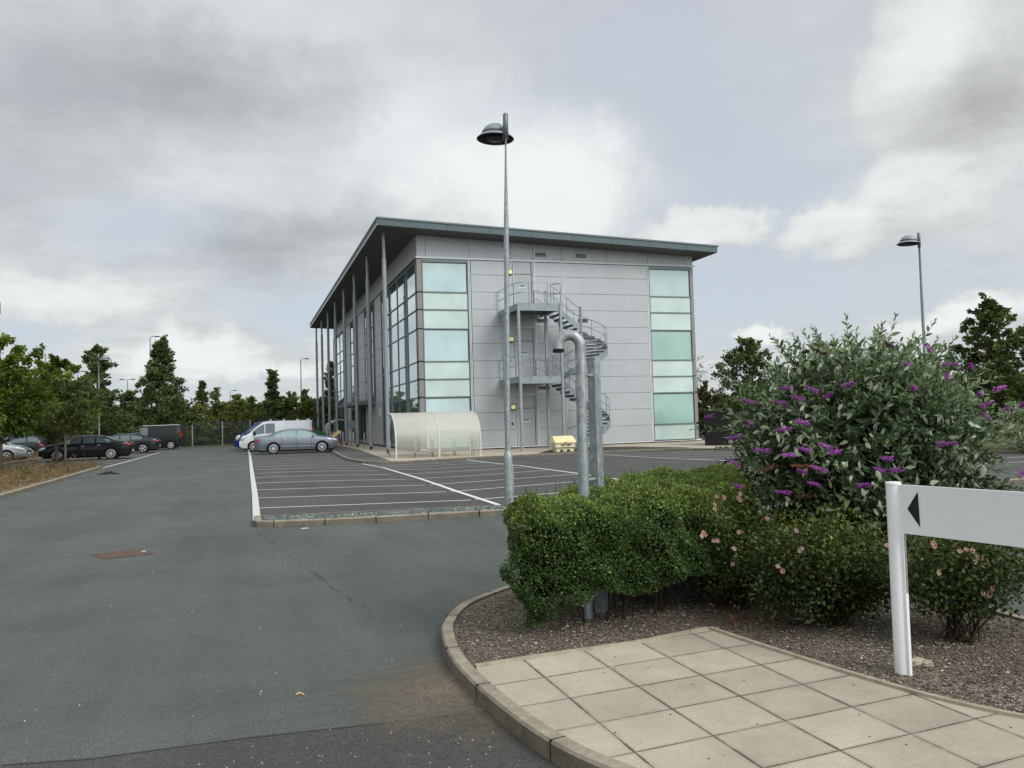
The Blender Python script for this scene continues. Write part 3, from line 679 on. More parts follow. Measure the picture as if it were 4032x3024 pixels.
# brighter cloud towards the hidden sun, outside the picture
dt = nt.nodes.new('ShaderNodeVectorMath'); dt.operation = 'DOT_PRODUCT'; nt.links.new(D, dt.inputs[0]); dt.inputs[1].default_value = SUN
glow = ramp(nt, mathn(nt, 'MULTIPLY', mathn(nt, 'ADD', dt.outputs['Value'], 1.0), .5), [(0, 1.0), (.55, 1.0), (.8, 1.5), (1.0, 2.4)])
bc = nt.nodes.new('ShaderNodeCombineColor')
bb = mathn(nt, 'MULTIPLY', softmin(bright), 10.0)
nt.links.new(mathn(nt, 'MULTIPLY', bb, .972), bc.inputs[0]); nt.links.new(mathn(nt, 'MULTIPLY', bb, 1.0), bc.inputs[1]); nt.links.new(mathn(nt, 'MULTIPLY', bb, 1.0), bc.inputs[2])
col = mixc(nt, cover, blue, bc.outputs[0])
gs = nt.nodes.new('ShaderNodeVectorMath'); gs.operation = 'SCALE'; nt.links.new(col, gs.inputs[0]); nt.links.new(glow, gs.inputs['Scale'])
nt.links.new(gs.outputs[0], bg.inputs[0])
sl = bpy.data.lights.new('sun', 'SUN'); sl.energy = 1.35; sl.angle = R(24); sl.color = (1, .955, .9)
so = link(bpy.data.objects.new('sun', sl)); so.rotation_euler = SUN.to_track_quat('Z', 'Y').to_euler()
S.view_settings.view_transform = 'Standard'; S.view_settings.look = 'None'; S.view_settings.exposure = 0

# ------------------------------------------------------------------ office building
X0, X1, YF, YB = 9.06, 26.15, 44.5, 89.4
def soff(x): return 12.0-(x-6.74)*.0375
BL = thing('office_building', 'three storey grey clad office block with mint glass corners and a wide overhanging roof', 'office building', (X0, YF, 0))
b = MB()
b.box(X0+.06, X1-.06, YF+.06, YB-.06, .12, 11.2)       # core behind the panels
b.box(X0+.14, X1-.14, YF+.16, YB-.14, -.3, .12)
b.build('wall_core', M['backing'], BL)
def wedge(b, x0, x1, y0, y1, z0, d=.0):
    """box whose top follows the sloping soffit"""
    v = [(x, y, z0) for y in (y0, y1) for x in (x0, x1)]+[(x, y, soff(x)-d) for y in (y0, y1) for x in (x0, x1)]
    b.add(v, [(0, 2, 3, 1), (4, 5, 7, 6), (0, 1, 5, 4), (2, 6, 7, 3), (0, 4, 6, 2), (1, 3, 7, 5)])
JZ = [.13, 1.06, 2.03, 3.0, 3.97, 4.94, 5.9, 6.87, 7.83, 8.8, 9.77, 10.58]
g = .008
# south cladding
b = MB()
def panel_cols(b, xs):
    for xa, xb in xs:
        for za, zb in zip(JZ, JZ[1:]): b.box(xa+g, xb-g, YF, YF+.05, za+g, zb-g)
for bay in ((12.12, 14.46), (15.88, 17.55), (17.66, 23.04)):
    b = MB(); panel_cols(b, [bay]); b.build('cladding', M['clad'], BL, bevel=.008)
b = MB()
for xa, xb in zip([9.06, 9.57, 12.05, 14.52, 15.83, 17.59, 20.4, 23.13, 25.64], [9.57, 12.05, 14.52, 15.83, 17.59, 20.4, 23.13, 25.64, 26.15]):
    wedge(b, xa+g, xb-g, YF, YF+.05, 10.72)
b.build('fascia_panel', M['clad'], BL, bevel=.008)
b = MB()
for xa in (9.57, 12.05, 14.52, 15.83, 17.59, 23.13, 25.64):
    for s_ in (-.04, .028): wedge(b, xa+s_-.010, xa+s_+.010, YF-.02, YF, 10.72, .02)
for xa in (12.03, 14.49, 15.85, 17.605, 23.08):
    for s_ in (-.045, .03): b.box(xa+s_-.022, xa+s_+.024, YF-.022, YF+.03, .14, 10.6)
b.box(X0-.05, X1+.08, YF-.07, YF+.04, 10.60, 10.70)
b.box(X0-.02, X1+.14, YF-.05, YF+.04, .06, .125)
b.build('trim', M['trim'], BL)
# door bay infill
b = MB()
for za, zb in ((3.0, 3.97), (3.0, 3.0),): pass
for z0, z1 in ((2.93, 4.1), (6.77, 7.95)): b = MB(); b.box(14.56, 15.8, YF+.005, YF+.05, z0+.02, z1-.02); b.build('door_surround_panel', M['clad'], BL)
# corner posts
for xa_, xb_ in ((X0, 9.34), (25.93, X1)):
  b = MB()
  for za, zb in ((.13, 1.0), (1.14, 2.9), (3.0, 3.88), (3.98, 4.87), (4.96, 6.68), (6.75, 7.73), (7.81, 8.7), (8.78, 10.56)):
    b.box(xa_, xb_, YF-.01, YF+.3, za, zb)
  b.build('corner_post', M['post_brown'], BL, bevel=.01)
# glazing of the south corners: each window is a frame with its own panes
TZ = [10.43, 8.74, 7.77, 6.71, 4.91, 3.93, 2.95, 1.07, .13]
tone = ['mint_a', 'mint_b', 'mint_b', 'mint_a', 'mint_b', 'mint_b', 'mint_a', 'mint_b']
tone2 = ['mint_a', 'mint_b', 'mint_b', 'mint_c', 'mint_b', 'mint_b', 'mint_c', 'mint_b']
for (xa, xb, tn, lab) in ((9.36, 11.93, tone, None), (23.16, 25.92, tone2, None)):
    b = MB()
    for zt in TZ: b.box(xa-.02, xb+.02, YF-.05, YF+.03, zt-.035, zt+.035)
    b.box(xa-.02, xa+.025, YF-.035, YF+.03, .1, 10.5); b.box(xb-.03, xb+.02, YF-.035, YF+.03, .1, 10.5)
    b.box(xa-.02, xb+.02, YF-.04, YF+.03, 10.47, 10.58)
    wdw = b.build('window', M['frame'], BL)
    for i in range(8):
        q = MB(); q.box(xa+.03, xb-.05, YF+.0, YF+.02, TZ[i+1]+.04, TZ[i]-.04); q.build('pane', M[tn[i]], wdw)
        if i in (0, 3, 6): q = MB(); q.box(xa+.03, xb-.05, YF-.012, YF, TZ[i]-.075, TZ[i]-.036); q.box(xb-.085, xb-.05, YF-.012, YF, TZ[i+1]+.04, TZ[i]-.076); q.build('opening_light_shadow_line', M['frame_dark'], wdw)  # dark strips: opening-light frame edge with the transom's shadow line painted in
# doors with signs and wall lamps
def text_mesh(s, size, mat, parent, loc, rx=PI/2, rz=0, ext=.001, name='lettering', align='CENTER', bold=0):
    cu = bpy.data.curves.new('t', 'FONT'); cu.body = s; cu.size = size; cu.extrude = ext; cu.align_x = align; cu.align_y = 'CENTER'; cu.offset = bold
    t = bpy.data.objects.new('t', cu); COL.objects.link(t); bpy.context.view_layer.update()
    me = bpy.data.meshes.new_from_object(t.evaluated_get(bpy.context.evaluated_depsgraph_get())); COL.objects.unlink(t); bpy.data.objects.remove(t)
    me.name = name; me.materials.clear(); me.materials.append(mat)
    o = link(bpy.data.objects.new(name, me), parent); o.location = Vector(loc)-world_off(parent); o.rotation_euler = (rx, 0, rz); return o
for k, zf in enumerate((.12, 3.93, 7.75)):
    b = MB(); xa, xb = 14.62, 15.70; h = 2.84
    b.box(xa-.03, xa, YF-.03, YF+.05, zf, zf+h); b.box(xb+.005, xb+.035, YF-.03, YF+.05, zf, zf+h); b.box(xa-.03, xb+.035, YF-.03, YF+.05, zf+h, zf+h+.06)
    b.box(xb-.035, xb+.005, YF-.02, YF+.05, zf, zf+h) if 0 else None
    fr = b.build('door', M['trim'], BL)
    b = MB(); b.box(xa, xb-.03, YF-.006, YF+.03, zf+.02, zf+2.1); b.box(xa, xb-.03, YF-.004, YF+.03, zf+2.13, zf+h-.02)
    b.build('door_leaf', M['door_panel_grey'], fr, bevel=.01)
    b = MB(); b.box(xb-.028, xb+.004, YF-.012, YF+.03, zf, zf+h); b.box(xa, xb-.03, YF-.002, YF+.03, zf+2.1, zf+2.13); b.build('door_gap', M['under'], fr)
    b = MB(); sx0 = 14.93; sz = zf+1.33
    b.box(sx0, sx0+.42, YF-.012, YF-.007, sz, sz+.17); b.build('sign_plate', M['white'], fr)
    b = MB(); b.box(sx0+.03, sx0+.39, YF-.016, YF-.0125, sz+.078, sz+.165); b.build('sign_band', M['sign_green'], fr)
    text_mesh('FIRE', .058, M['white'], fr, (sx0+.135, YF-.018, sz+.122)); text_mesh('EXIT', .058, M['white'], fr, (sx0+.29, YF-.018, sz+.122)); text_mesh('KEEP', .05, M['sign_green'], fr, (sx0+.125, YF-.014, sz+.042)); text_mesh('CLEAR', .05, M['sign_green'], fr, (sx0+.29, YF-.014, sz+.042))
    b = MB(); zl = (2.3, 6.13, 9.95)[k]
    b.box(14.22, 14.50, YF-.03, YF-.005, zl-.16, zl+.2); b.box(14.22, 14.5, YF-.12, YF-.03, zl-.16, zl-.1); b.box(14.22, 14.5, YF-.12, YF-.03, zl+.15, zl+.19)
    lm = b.build('wall_lamp', M['bumper'], BL, bevel=.01)
    b = MB(); b.box(14.245, 14.475, YF-.125, YF-.035, zl-.095, zl+.145); b.build('lens', M['lit'], lm, bevel=.02)
b = MB(); b.box(14.28, 14.36, YF-.04, YF, 1.3, 1.45); b.build('entry_keypad', M['bumper'], BL)
for xa, xb, zc in ((15.98, 16.62, 11.03), (18.46, 19.12, 11.04), (15.98, 16.62, 7.23), (15.98, 16.62, 3.38), (18.5, 19.1, 7.25)):
    b = MB()
    for i in range(3): b.obox(((xa+xb)/2, YF-.02, zc-.075+i*.075), xb-xa, .04, .03, rx=.5)
    b.build('vent', M['frame_dark'], BL)
# west facade ---------------------------------------------------------------
XW = X0
b = MB()
WP = [(57.0, 60.2), (65.4, 69.6), (74.6, 80.4)]
for ya, yb in WP:
    b = MB()
    for za, zb in zip(JZ, JZ[1:]): b.box(XW, XW+.05, ya+g, yb-g, za+g, zb-g)
    b.build('cladding', M['clad_west'], BL, bevel=.008)
b = MB()
yy = 44.62
while yy < 89.2:
    b.box(XW, XW+.05, yy+g, min(yy+3.15, 89.3)-g, 10.72, soff(XW)); yy += 3.15
b.build('fascia_panel', M['clad_west'], BL, bevel=.008)
b = MB(); b.box(XW-.05, XW, YF+.05, YB, 10.60, 10.70); b.box(XW-.03, XW, YF+.05, YB, .06, .12); b.build('trim', M['frame'], BL)
for (ya, yb, mu) in ((44.8, 57.0, [47.5, 50.65, 53.8, 56.1]), (60.2, 65.4, [60.9, 62.0]), (69.6, 74.6, [70.3, 72.4]), (80.4, 89.3, [83.3, 86.3])):
    b = MB()
    z_lo = .13 if ya in (44.8, 80.4) else 3.3
    tz = [t for t in TZ if t > z_lo+.2]+[z_lo]
    for zt in tz: b.box(XW-.05, XW+.03, ya, yb, zt-.035, zt+.035)
    for y_ in [ya+.03]+mu+[yb-.03]: b.box(XW-.045, XW+.03, y_-.03, y_+.03, z_lo, 10.55)
    wdw = b.build('window', M['frame'], BL)
    ys = [ya]+mu+[yb]
    for y0, y1 in zip(ys, ys[1:]):
        narrow = (y1-y0) < 1.2
        q = MB()
        for a, c in zip(tz[1:], tz): q.box(XW, XW+.02, y0+.04, y1-.04, a+.04, c-.04)
        q.build('pane', M['west_glass_dark' if narrow else 'west_glass'], wdw)
# entrance
b = MB(); b.box(XW-.04, XW+.02, 60.2, 65.4, .13, 3.2); b.build('entrance_panel', M['clad_west'], BL)
b = MB()
for ya, yb in ((65.5, 67.0), (67.1, 69.5), (69.7, 72.0), (72.1, 74.5)): b.box(XW-.02, XW+.03, ya, yb, .14, 2.9)
b.build('entrance_door', M['door_glass'], BL)
b = MB(); b.box(XW-.05, XW, 70.4, 79.0, 1.3, 1.95); b.build('entrance_band', M['dome'], BL)
b = MB()
for y_ in (65.45, 67.05, 69.6, 72.05, 74.55): b.box(XW-.07, XW+.02, y_-.05, y_+.05, .13, 3.1)
b.box(XW-.06, XW+.02, 65.4, 74.6, 2.9, 3.05); b.build('entrance_frame', M['frame'], BL)
b = MB(); b.box(XW-.04, XW-.01, 58.15, 58.6, 2.1, 2.65); b.build('notice_plate', M['white'], BL)
b = MB(); b.box(7.58, XW-.02, 60.4, 72.7, 3.06, 3.12); b.box(7.55, 7.6, 60.35, 72.75, 3.02, 3.26); b.box(7.6, XW-.02, 60.35, 60.42, 3.02, 3.3); b.box(7.6, XW-.02, 72.7, 72.76, 3.02, 3.3)
cn = b.build('canopy', M['frame'], BL)
for y_ in (62, 65, 68, 71): q = MB(); q.tube([(7.7, y_, 3.25), (XW-.02, y_, 4.6)], .02, 6); q.tube([(7.7, y_, 3.14), (XW, y_, 3.3)], .03, 6); q.build('tie_rod', M['trim'], cn)
# roof ----------------------------------------------------------------------
RX0, RX1, RY0, RY1 = 6.74, 27.02, 43.05, 90.3
def slab(b, x0, x1, y0, y1, d0, d1):
    v = [(x, y, soff(x)+d) for d in (d0, d1) for y in (y0, y1) for x in (x0, x1)]
    b.add(v, [(0, 2, 3, 1), (4, 5, 7, 6), (0, 1, 5, 4), (2, 6, 7, 3), (0, 4, 6, 2), (1, 3, 7, 5)])
b = MB(); slab(b, RX0, RX1, RY0, RY1, .0, .33); rf = b.build('roof', M['roof'], BL)
b = MB(); slab(b, RX0-.05, RX1+.08, RY0-.05, RY1+.05, .332, .43); b.build('roof_coping', M['roof_cap'], rf, bevel=.01)
b = MB(); slab(b, RX0-.02, RX0+.0, RY0, RY1, -.01, .12); slab(b, RX0-.03, RX0, RY0-.02, RY1, .2, .24); b.build('eaves_strip', M['roof_trim'], rf)
b = MB()
for xs in np.arange(RX0+.02, RX1-.1, 1.27):
    pass
slab(b, RX0+.04, RX1-.04, RY0+.04, RY1-.04, -.03, -.002); b.build('soffit', M['soffit'], rf)
b = MB()
for k in range(7):
    b = MB(); y_ = RY0+.6+6.4*k
    b.add([(RX0+.05, y_, soff(RX0+.05)-.034), (X0, y_, soff(X0)-.034), (X0, y_+.025, soff(X0)-.034), (RX0+.05, y_+.025, soff(RX0+.05)-.034)], [(0, 1, 2, 3)]); b.build('soffit_joint', M['under'], rf)
for x_ in (10.5, 12.9, 15.3, 17.7, 20.1, 22.5, 24.9): b = MB(); b.box(x_, x_+.015, RY0-.004, RY0, soff(x_)+.02, soff(x_)+.33); b.build('fascia_joint', M['under'], rf)
# columns
for k in range(8):
    y_ = 44.6+6.4*k; b = MB(); x_ = 7.3
    b.lathe([(.115, .22), (.115, 10.5), (.085, 10.53), (.085, soff(x_)-.03)], 20, Matrix.Translation((x_, y_, 0)))
    c_ = b.build('column', M['column'], BL, smooth=True, angle=40)
    b = MB(); b.lathe([(.088, -.12), (.088, .22)], 16, Matrix.Translation((x_, y_, 0))); b.lathe([(.122, .205), (.122, .225)], 20, Matrix.Translation((x_, y_, 0))); b.build('column_foot', M['frame_dark'], c_, smooth=True, angle=40)

# ------------------------------------------------------------------ spiral fire stair
ST = thing('spiral_staircase', 'galvanised steel spiral fire stair with two landings against the grey wall', 'staircase', (17.6, 42.2, 0))
PX0, PX1, PYa, PYb = 13.66, 16.12, 41.1, 43.3
for (x_, y_, h_) in ((PX0+.06, PYa, 7.72), (PX1-.04, PYa, 7.72), (PX0-.1, PYb, 7.5), (PX1-.08, PYb, 7.5)):
    b = MB(); b.box(x_-.07, x_+.07, y_-.07, y_+.07, -.16, h_); b.build('post', M['galv_far'], ST, bevel=.008)
for zd in (3.87, 7.72):
    b = MB()
    b.box(PX0, PX1, PYa-.03, PYa+.03, zd-.40, zd-.02); b.box(PX0, PX0+.06, PYa, YF-.1, zd-.34, zd-.02); b.box(PX1-.06, PX1, PYa, YF-.1, zd-.34, zd-.02); b.box(PX0, PX1, PYb, PYb+.06, zd-.34, zd-.05)
    for y_ in (41.8, 42.5): b.box(PX0+.06, PX1-.06, y_, y_+.05, zd-.2, zd-.05)
    ld = b.build('landing', M['galv_far'], ST)
    b = MB(); b.box(PX0+.06, PX1-.06, PYa+.03, YF-.1, zd-.045, zd); b.build('deck', M['steel_dark'], ld)
    b = MB(); pts = [(PX0-.03, YF-.12), (PX0-.03, PYa+.45), (PX0+.22, PYa-.04), (PX1-.02, PYa-.04), (PX1-.35, PYa+.55)]
    for h_ in (1.08, .55):
        b.tube([(x, y, zd+h_) for x, y in pts], .021, 6)
        b.tube([(PX0+.9+.9, PYb+.2, zd+h_), (PX1-.45, PYb+.2, zd+h_-.0), (PX1+.02, PYb-.1, zd+h_-.38)], .018, 6)
    for (x, y) in [pts[0], (PX0-.03, 42.9), pts[1], (PX0+.66, PYa-.04), (PX0+1.7, PYa-.04), pts[3], pts[4], (PX1-.05, PYb-.1), (PX0+1.8, PYb+.2)]:
        b.tube([(x, y, zd-.12), (x, y, zd+1.08)], .021, 6)
    b.build('railing', M['galv_far'], ld)
CX, CY, RO = 17.70, 42.2, 1.42
b = MB(); b.lathe([(.082, -.16), (.082, 7.72)], 16, Matrix.Translation((CX, CY, 0))); b.build('central_pole', M['galv_far'], ST, smooth=True, angle=40)
def flight(z0, z1, aend):
    """straight run behind the pole's left side, then winders clockwise round the pole"""
    h = (z0-z1)/20; ns_ = 6; nw = 14
    def tread(p, z_):
        tr = MB(); tr.add([(x, y, z_-.035) for x, y in p]+[(x, y, z_) for x, y in p], [(3, 2, 1, 0), (4, 5, 6, 7), (0, 1, 5, 4), (1, 2, 6, 5), (2, 3, 7, 6), (3, 0, 4, 7)])
        tr.add([(x, y, z_-.13) for x, y in p[:2]]+[(x, y, z_) for x, y in p[:2]], [(0, 1, 3, 2)]); tr.build('tread', M['steel_dark'], ST)
    xs0 = PX1; dx = (CX-xs0)/ns_
    for i in range(1, ns_+1): xa = xs0+dx*(i-1); tread([(xa, CY-.05), (xa, CY+RO-.03), (xa+dx*1.12, CY+RO-.03), (xa+dx*1.12, CY-.05)], z0-h*i)
    zw = z0-h*ns_
    for i in range(1, nw):
        a = R(90+(aend-90)*i/nw); a2 = R(90+(aend-90)*(i+1.12)/nw)
        tread([(CX+math.cos(t)*r_, CY+math.sin(t)*r_) for t, r_ in ((a, .08), (a, RO-.02), (a2, RO-.02), (a2, .08))][::-1], zw-h*i)
    path = [(xs0+(CX-xs0)*j/6, CY+RO, z0-h*ns_*j/6, 1) for j in range(6)]+[(CX+math.cos(R(90+(aend-90)*j/42))*RO, CY+math.sin(R(90+(aend-90)*j/42))*RO, zw-(zw-z1)*j/42, 0) for j in range(43)]
    def band(path_, nm):
        st_ = MB(); vs = []
        P2 = offset([(x, y) for x, y, *_ in path_], .012); P1 = offset([(x, y) for x, y, *_ in path_], -.012)
        for (xa, ya), (xb, yb), q in zip(P1, P2, path_): vs += [(xa, ya, q[2]-.20), (xb, yb, q[2]-.20), (xb, yb, q[2]+.13), (xa, ya, q[2]+.13)]
        m_ = len(path_)-1
        st_.add(vs, [(j*4+k, (j+1)*4+k, (j+1)*4+(k+1) % 4, j*4+(k+1) % 4) for j in range(m_) for k in range(4)]+[(0, 1, 2, 3), (m_*4+3, m_*4+2, m_*4+1, m_*4)])
        st_.build(nm, M['galv_far'], ST)
    band(path, 'stringer')
    inner = [(xs0+(CX-.08-xs0)*j/4, CY-.06, z0-(z0-zw)*j/4) for j in range(5)]; band(inner, 'stringer')
    for pth, step in ((path, 7), (inner, 2)):
        hr = MB(); top = [(q[0], q[1], q[2]+1.05) for q in pth]; hr.tube(top, .021, 6); hr.tube([(q[0], q[1], q[2]+.56) for q in pth], .017, 6)
        for q in pth[::step]: hr.tube([(q[0], q[1], q[2]-.12), (q[0], q[1], q[2]+1.05)], .018, 6)
        hr.build('handrail', M['galv_far'], ST)
flight(7.72, 3.87, -158); flight(3.87, -.05, -150)

# ------------------------------------------------------------------ cycle shelter and stands
SH = thing('cycle_shelter', 'curved translucent cream plastic cycle shelter on white steel hoops at the building corner', 'cycle shelter', (8.8, 39, -.1))
arch = smooth_line([(39.0, -.12), (38.98, .5), (39.05, 1.05), (39.25, 1.5), (39.6, 1.82), (40.1, 2.01), (40.6, 2.08), (41.1, 2.07)], 4)
for x_ in (6.75, 8.83, 10.88):
    b = MB(); b.tube([(x_, y, z) for y, z in arch], .042, 8)
    b.tube([(x_, y, z) for y, z in smooth_line([(40.95, -.08), (40.97, .7), (40.8, 1.3), (40.3, 1.8), (39.9, 1.95)], 4)], .032, 8)
    b.box(x_-.16, x_+.16, 38.9, 39.1, -.13, -.095); b.box(x_-.12, x_+.12, 40.85, 41.05, -.1, -.06)
    b.build('hoop', M['cream'], SH, smooth=True, angle=40)
b = MB()
for y, z in ((39.08, 1.06), (39.62, 1.80), (41.08, 2.03)): b.tube([(6.75, y, z), (10.88, y, z)], .022, 6)
b.build('rail', M['cream'], SH)
for xa, xb in ((6.79, 8.79), (8.87, 10.84)):
    b = MB(); q = [(y, z) for y, z in arch if z > .12]; n = len(q)
    b.add([(x, y-.0, z+.02) for x in (xa, xb) for y, z in q], [(i, i+1, n+i+1, n+i) for i in range(n-1)]); b.build('roof_sheet', M['poly'], SH, smooth=True)
for i, x_ in enumerate((6.52, 7.75, 8.62, 9.72, 10.62)):
    y0 = 39.35; b = MB()
    b.tube(smooth_line([(x_, y0, 0), (x_, y0, 0)], 1)[:0] or [(x_, y0, -.14), (x_, y0, .58), (x_+.01, y0+.05, .70), (x_+.02, y0+.16, .76), (x_+.08, y0+.62, .76), (x_+.1, y0+.73, .7), (x_+.1, y0+.78, .58), (x_+.1, y0+.78, -.1)], .025, 8)
    o = b.build('bike_stand', M['stainless'], None, smooth=True)
    tag(o, ['steel hoop cycle stand just outside the open left end of the curved shelter', 'steel hoop cycle stand second from the left, inside the left half of the shelter', 'steel hoop cycle stand beside the middle hoop of the shelter', 'steel hoop cycle stand in the right half of the shelter', 'steel hoop cycle stand at the right end inside the shelter'][i], 'cycle stand', 'cycle stands at the curved shelter')
b = MB(); b.tube([(7.25, 53.6, 0), (7.25, 53.6, .85), (7.3, 53.9, 1.0), (7.5, 55, 1.02), (8.0, 56.2, 1.0), (8.0, 56.4, .85), (8.0, 56.4, 0)], .028, 8)
tag(b.build('hand_rail', M['stainless'], None, smooth=True), 'bent steel hoop rail behind the second column near the entrance', 'hoop rail')

# salt bin -------------------------------------------------------------------
SB = thing('salt_bin', 'pale yellow plastic salt bin with a sloping lid on the dark gravel', 'salt bin', (15.54, 39.9, -.1))
b = MB(); x0, x1 = 14.98, 16.12; YS = 0
def frust(b, a0, b0, c0, d0, z0, a1, b1, c1, d1, z1):
    v = [(a0, c0, z0), (b0, c0, z0), (b0, d0, z0), (a0, d0, z0), (a1, c1, z1), (b1, c1, z1), (b1, d1, z1), (a1, d1, z1)]
    b.add(v, [(3, 2, 1, 0), (4, 5, 6, 7), (0, 1, 5, 4), (1, 2, 6, 5), (2, 3, 7, 6), (3, 0, 4, 7)])
frust(b, x0+.08, x1-.08, 39.680, 40.220, .0, x0+.02, x1-.02, 39.600, 40.280, .33)
for xa in (x0+.09, 15.44, x1-.3): b.box(xa, xa+.21, 39.680, 40.220, -.14, .02)
b.box(x0-.01, x1+.01, 39.570, 40.300, .13, .17)
b.build('bin_body', M['salt_body'], SB, bevel=.015)
b = MB(); v = [(x0-.02, 39.560, .34), (x1+.02, 39.560, .34), (x1+.02, 40.320, .34), (x0-.02, 40.320, .34), (x0-.02, 39.560, .40), (x1+.02, 39.560, .40), (x1-.02, 40.000, .70), (x0+.02, 40.000, .70), (x0+.02, 40.300, .70), (x1-.02, 40.300, .70)]
b.add(v, [(3, 2, 1, 0), (0, 1, 5, 4), (4, 5, 6, 7), (7, 6, 9, 8), (1, 2, 9, 6, 5), (3, 0, 4, 7, 8), (2, 3, 8, 9)])
b.build('lid', M['salt'], SB, bevel=.015)
b = MB(); b.box(15.5, 15.64, 39.540, 39.580, .355, .385); b.build('lid_catch', M['frame_dark'], SB)
text_mesh('SALT - GRIT', .105, M['black'], SB, (15.58, 39.585, .25), bold=.005)

# ------------------------------------------------------------------ lamps
def dome_lamp(name, label, x, y, H, rz, lean=(0, 0), group=None, mat=None, z0=0, box=True):
    t = thing(name, label, 'lamp post', (x, y, z0), 0, group); mat = mat or M['galv']
    b = MB(); n = 12; pr = .043
    P = [(lean[0]*s_, lean[1]*s_, .9+(H-.9)*s_) for s_ in (0, .33, .66, .95)]
    b.lathe([(.078, -.1), (.078, .86), (.07, .93), (.045, .99), (.04, 1.0)], 18)
    b.tube([(0, 0, .98)]+P[1:]+[(lean[0]*.93, lean[1]*.93, H-.45)], pr*1.05, 14)
    p = b.build('pole', mat, t, smooth=True, local=True, angle=50)
    b = MB(); top = Vector((lean[0], lean[1], H)); b.tube([(lean[0]*.92, lean[1]*.92, H-.48), (top.x, top.y, H-.03), (top.x, top.y, H-.012), (top.x, top.y, H)], [pr*1.12, pr*1.12, pr*.8, .01], 14)
    c = math.cos(rz); s_ = math.sin(rz); dx, dy = c*.36, s_*.36
    cen = Vector((top.x+dx, top.y+dy, H-.37))
    b.tube([(top.x, top.y, H-.36), (top.x+c*.1, top.y+s_*.1, H-.33)], .012, 6)
    b.tube([(top.x, top.y, H-.14), (top.x+c*.14, top.y+s_*.14, H-.27)], .010, 6)
    b.build('bracket', M['frame'], t, smooth=True, local=True)
    if box:
        q = MB(); q.box(.055, .085, -.04, .04, .25, .75); q.build('access_door', mat, t, local=True, bevel=.005)
    Mt = Matrix.Translation(cen) @ Matrix.Rotation(.04, 4, 'Y')
    b = MB(); b.lathe([(.345, 0), (.31, .035), (.262, .075), (.258, .072), (.30, .03), (.335, -.003)], 32, Mt, close=True)
    b.build('brim', M['dome'], t, smooth=True, local=True)
    b = MB(); b.lathe([(.25, .07), (.25, .095)], 32, Mt); b.build('dome_band', M['frame_dark'], t, local=True)
    b = MB(); b.lathe([(.255, .096), (.235, .15), (.195, .21), (.13, .255), (.06, .275), (.001, .28)], 32, Mt); b.build('dome', M['dome'], t, smooth=True, local=True)
    b = MB(); b.lathe([(.333, .004), (.3, .02), (.25, .05), (.001, .055)], 32, Mt); b.build('reflector', M['under'], t, smooth=True, local=True)
    b = MB(); b.lathe([(.17, .045), (.165, .0), (.12, -.03), (.001, -.04)], 24, Mt); b.build('lamp_bowl', M['frame_dark'], t, smooth=True, local=True)
    return t
dome_lamp('street_lamp', 'tall galvanised lamp post with a domed head standing in the front gravel strip', 4.40, 14.0, 7.05, 1.85, (.14, 0), z0=.07)
dome_lamp('street_lamp', 'domed lamp post rising behind the purple flowering bush', 20.55, 21, 7.2, 2.92, z0=.0, mat=M['galv_far'])
dome_lamp('street_lamp', 'domed lamp post standing among the trees on the left', -8.17, 54, 6.2, .1, z0=0, mat=M['galv_far'])
dome_lamp('street_lamp', 'domed lamp post cut by the left edge of the picture', -9.12, 37, 6.75, 3.3, z0=.07, mat=M['galv_far'])
def road_lamp(x, y, H, arms, label):
    t = thing('road_lamp', label, 'road lamp', (x, y, -.3), 0, 'tall road lamps beyond the trees')
    b = MB(); b.tube([(0, 0, 0), (0, 0, 2), (0, 0, H)], [.14, .12, .075], 8); b.build('pole', M['galv_far'], t, local=True)
    for s_ in arms:
        b = MB(); b.tube([(0, 0, H-.1), (s_*.15, 0, H+.1), (s_*.5, 0, H+.15)], .05, 6); b.build('arm', M['galv_far'], t, local=True)
        b = MB(); b.ball((s_*.85, 0, H+.14), .42, .18, .1); b.build('lamp_head', M['frame'], t, local=True)
road_lamp(-11.9, 120, 14.3, (1,), 'tall road lamp with one head left of the dark conical tree')
road_lamp(7.9, 125, 11.6, (1,), 'road lamp with one head just left of the building columns')
road_lamp(-20.3, 100, 10.4, (-1,), 'road lamp whose arm points left above the pale green maple')
road_lamp(-24.1, 140, 11.0, (-1, 1), 'two armed road lamp above the left trees, the left one of the pair')
road_lamp(-18.4, 150, 10.3, (-1, 1), 'two armed road lamp just left of the dark conical tree')
road_lamp(-2.5, 160, 8.6, (1,), 'smallest distant road lamp above the middle of the far hedge')

# ------------------------------------------------------------------ vent pipe, steel post, sign
vp = thing('vent_pipe', 'galvanised swan neck vent pipe rising out of the hedge', 'vent pipe', (2.45, 5.9, .08))
b = MB(); ux, uy = -.95, .31; rb = .085; pts = [(2.45, 5.9, .05), (2.462, 5.92, 1.0), (2.475, 5.94, 1.55)]
b.tube(pts, .0425, 20); b.build('pipe', M['galv'], vp, smooth=True, angle=50)
pts = [(2.475, 5.94, 1.55), (2.484, 5.95, 2.16)]
for k in range(1, 13):
    a = PI*k/12; pts.append((2.484+ux*rb*(1-math.cos(a)), 5.95+uy*rb*(1-math.cos(a)), 2.16+rb*math.sin(a)))
pts.append((pts[-1][0], pts[-1][1], 2.135))
b = MB(); b.tube(pts, .0425, 20); b.build('bend', M['galv_light'], vp, smooth=True, angle=50)
b = MB(); e = pts[-1]; b.lathe([(.043, 2.138), (.0445, 2.13), (.0445, 2.112), (.036, 2.112), (.036, 2.13)], 20, Matrix.Translation((e[0], e[1], 0))); b.build('pipe_mouth', M['under'], vp)
sq = thing('steel_post', 'square galvanised steel post strapped to the vent pipe', 'steel post', (2.62, 6.02, .08))
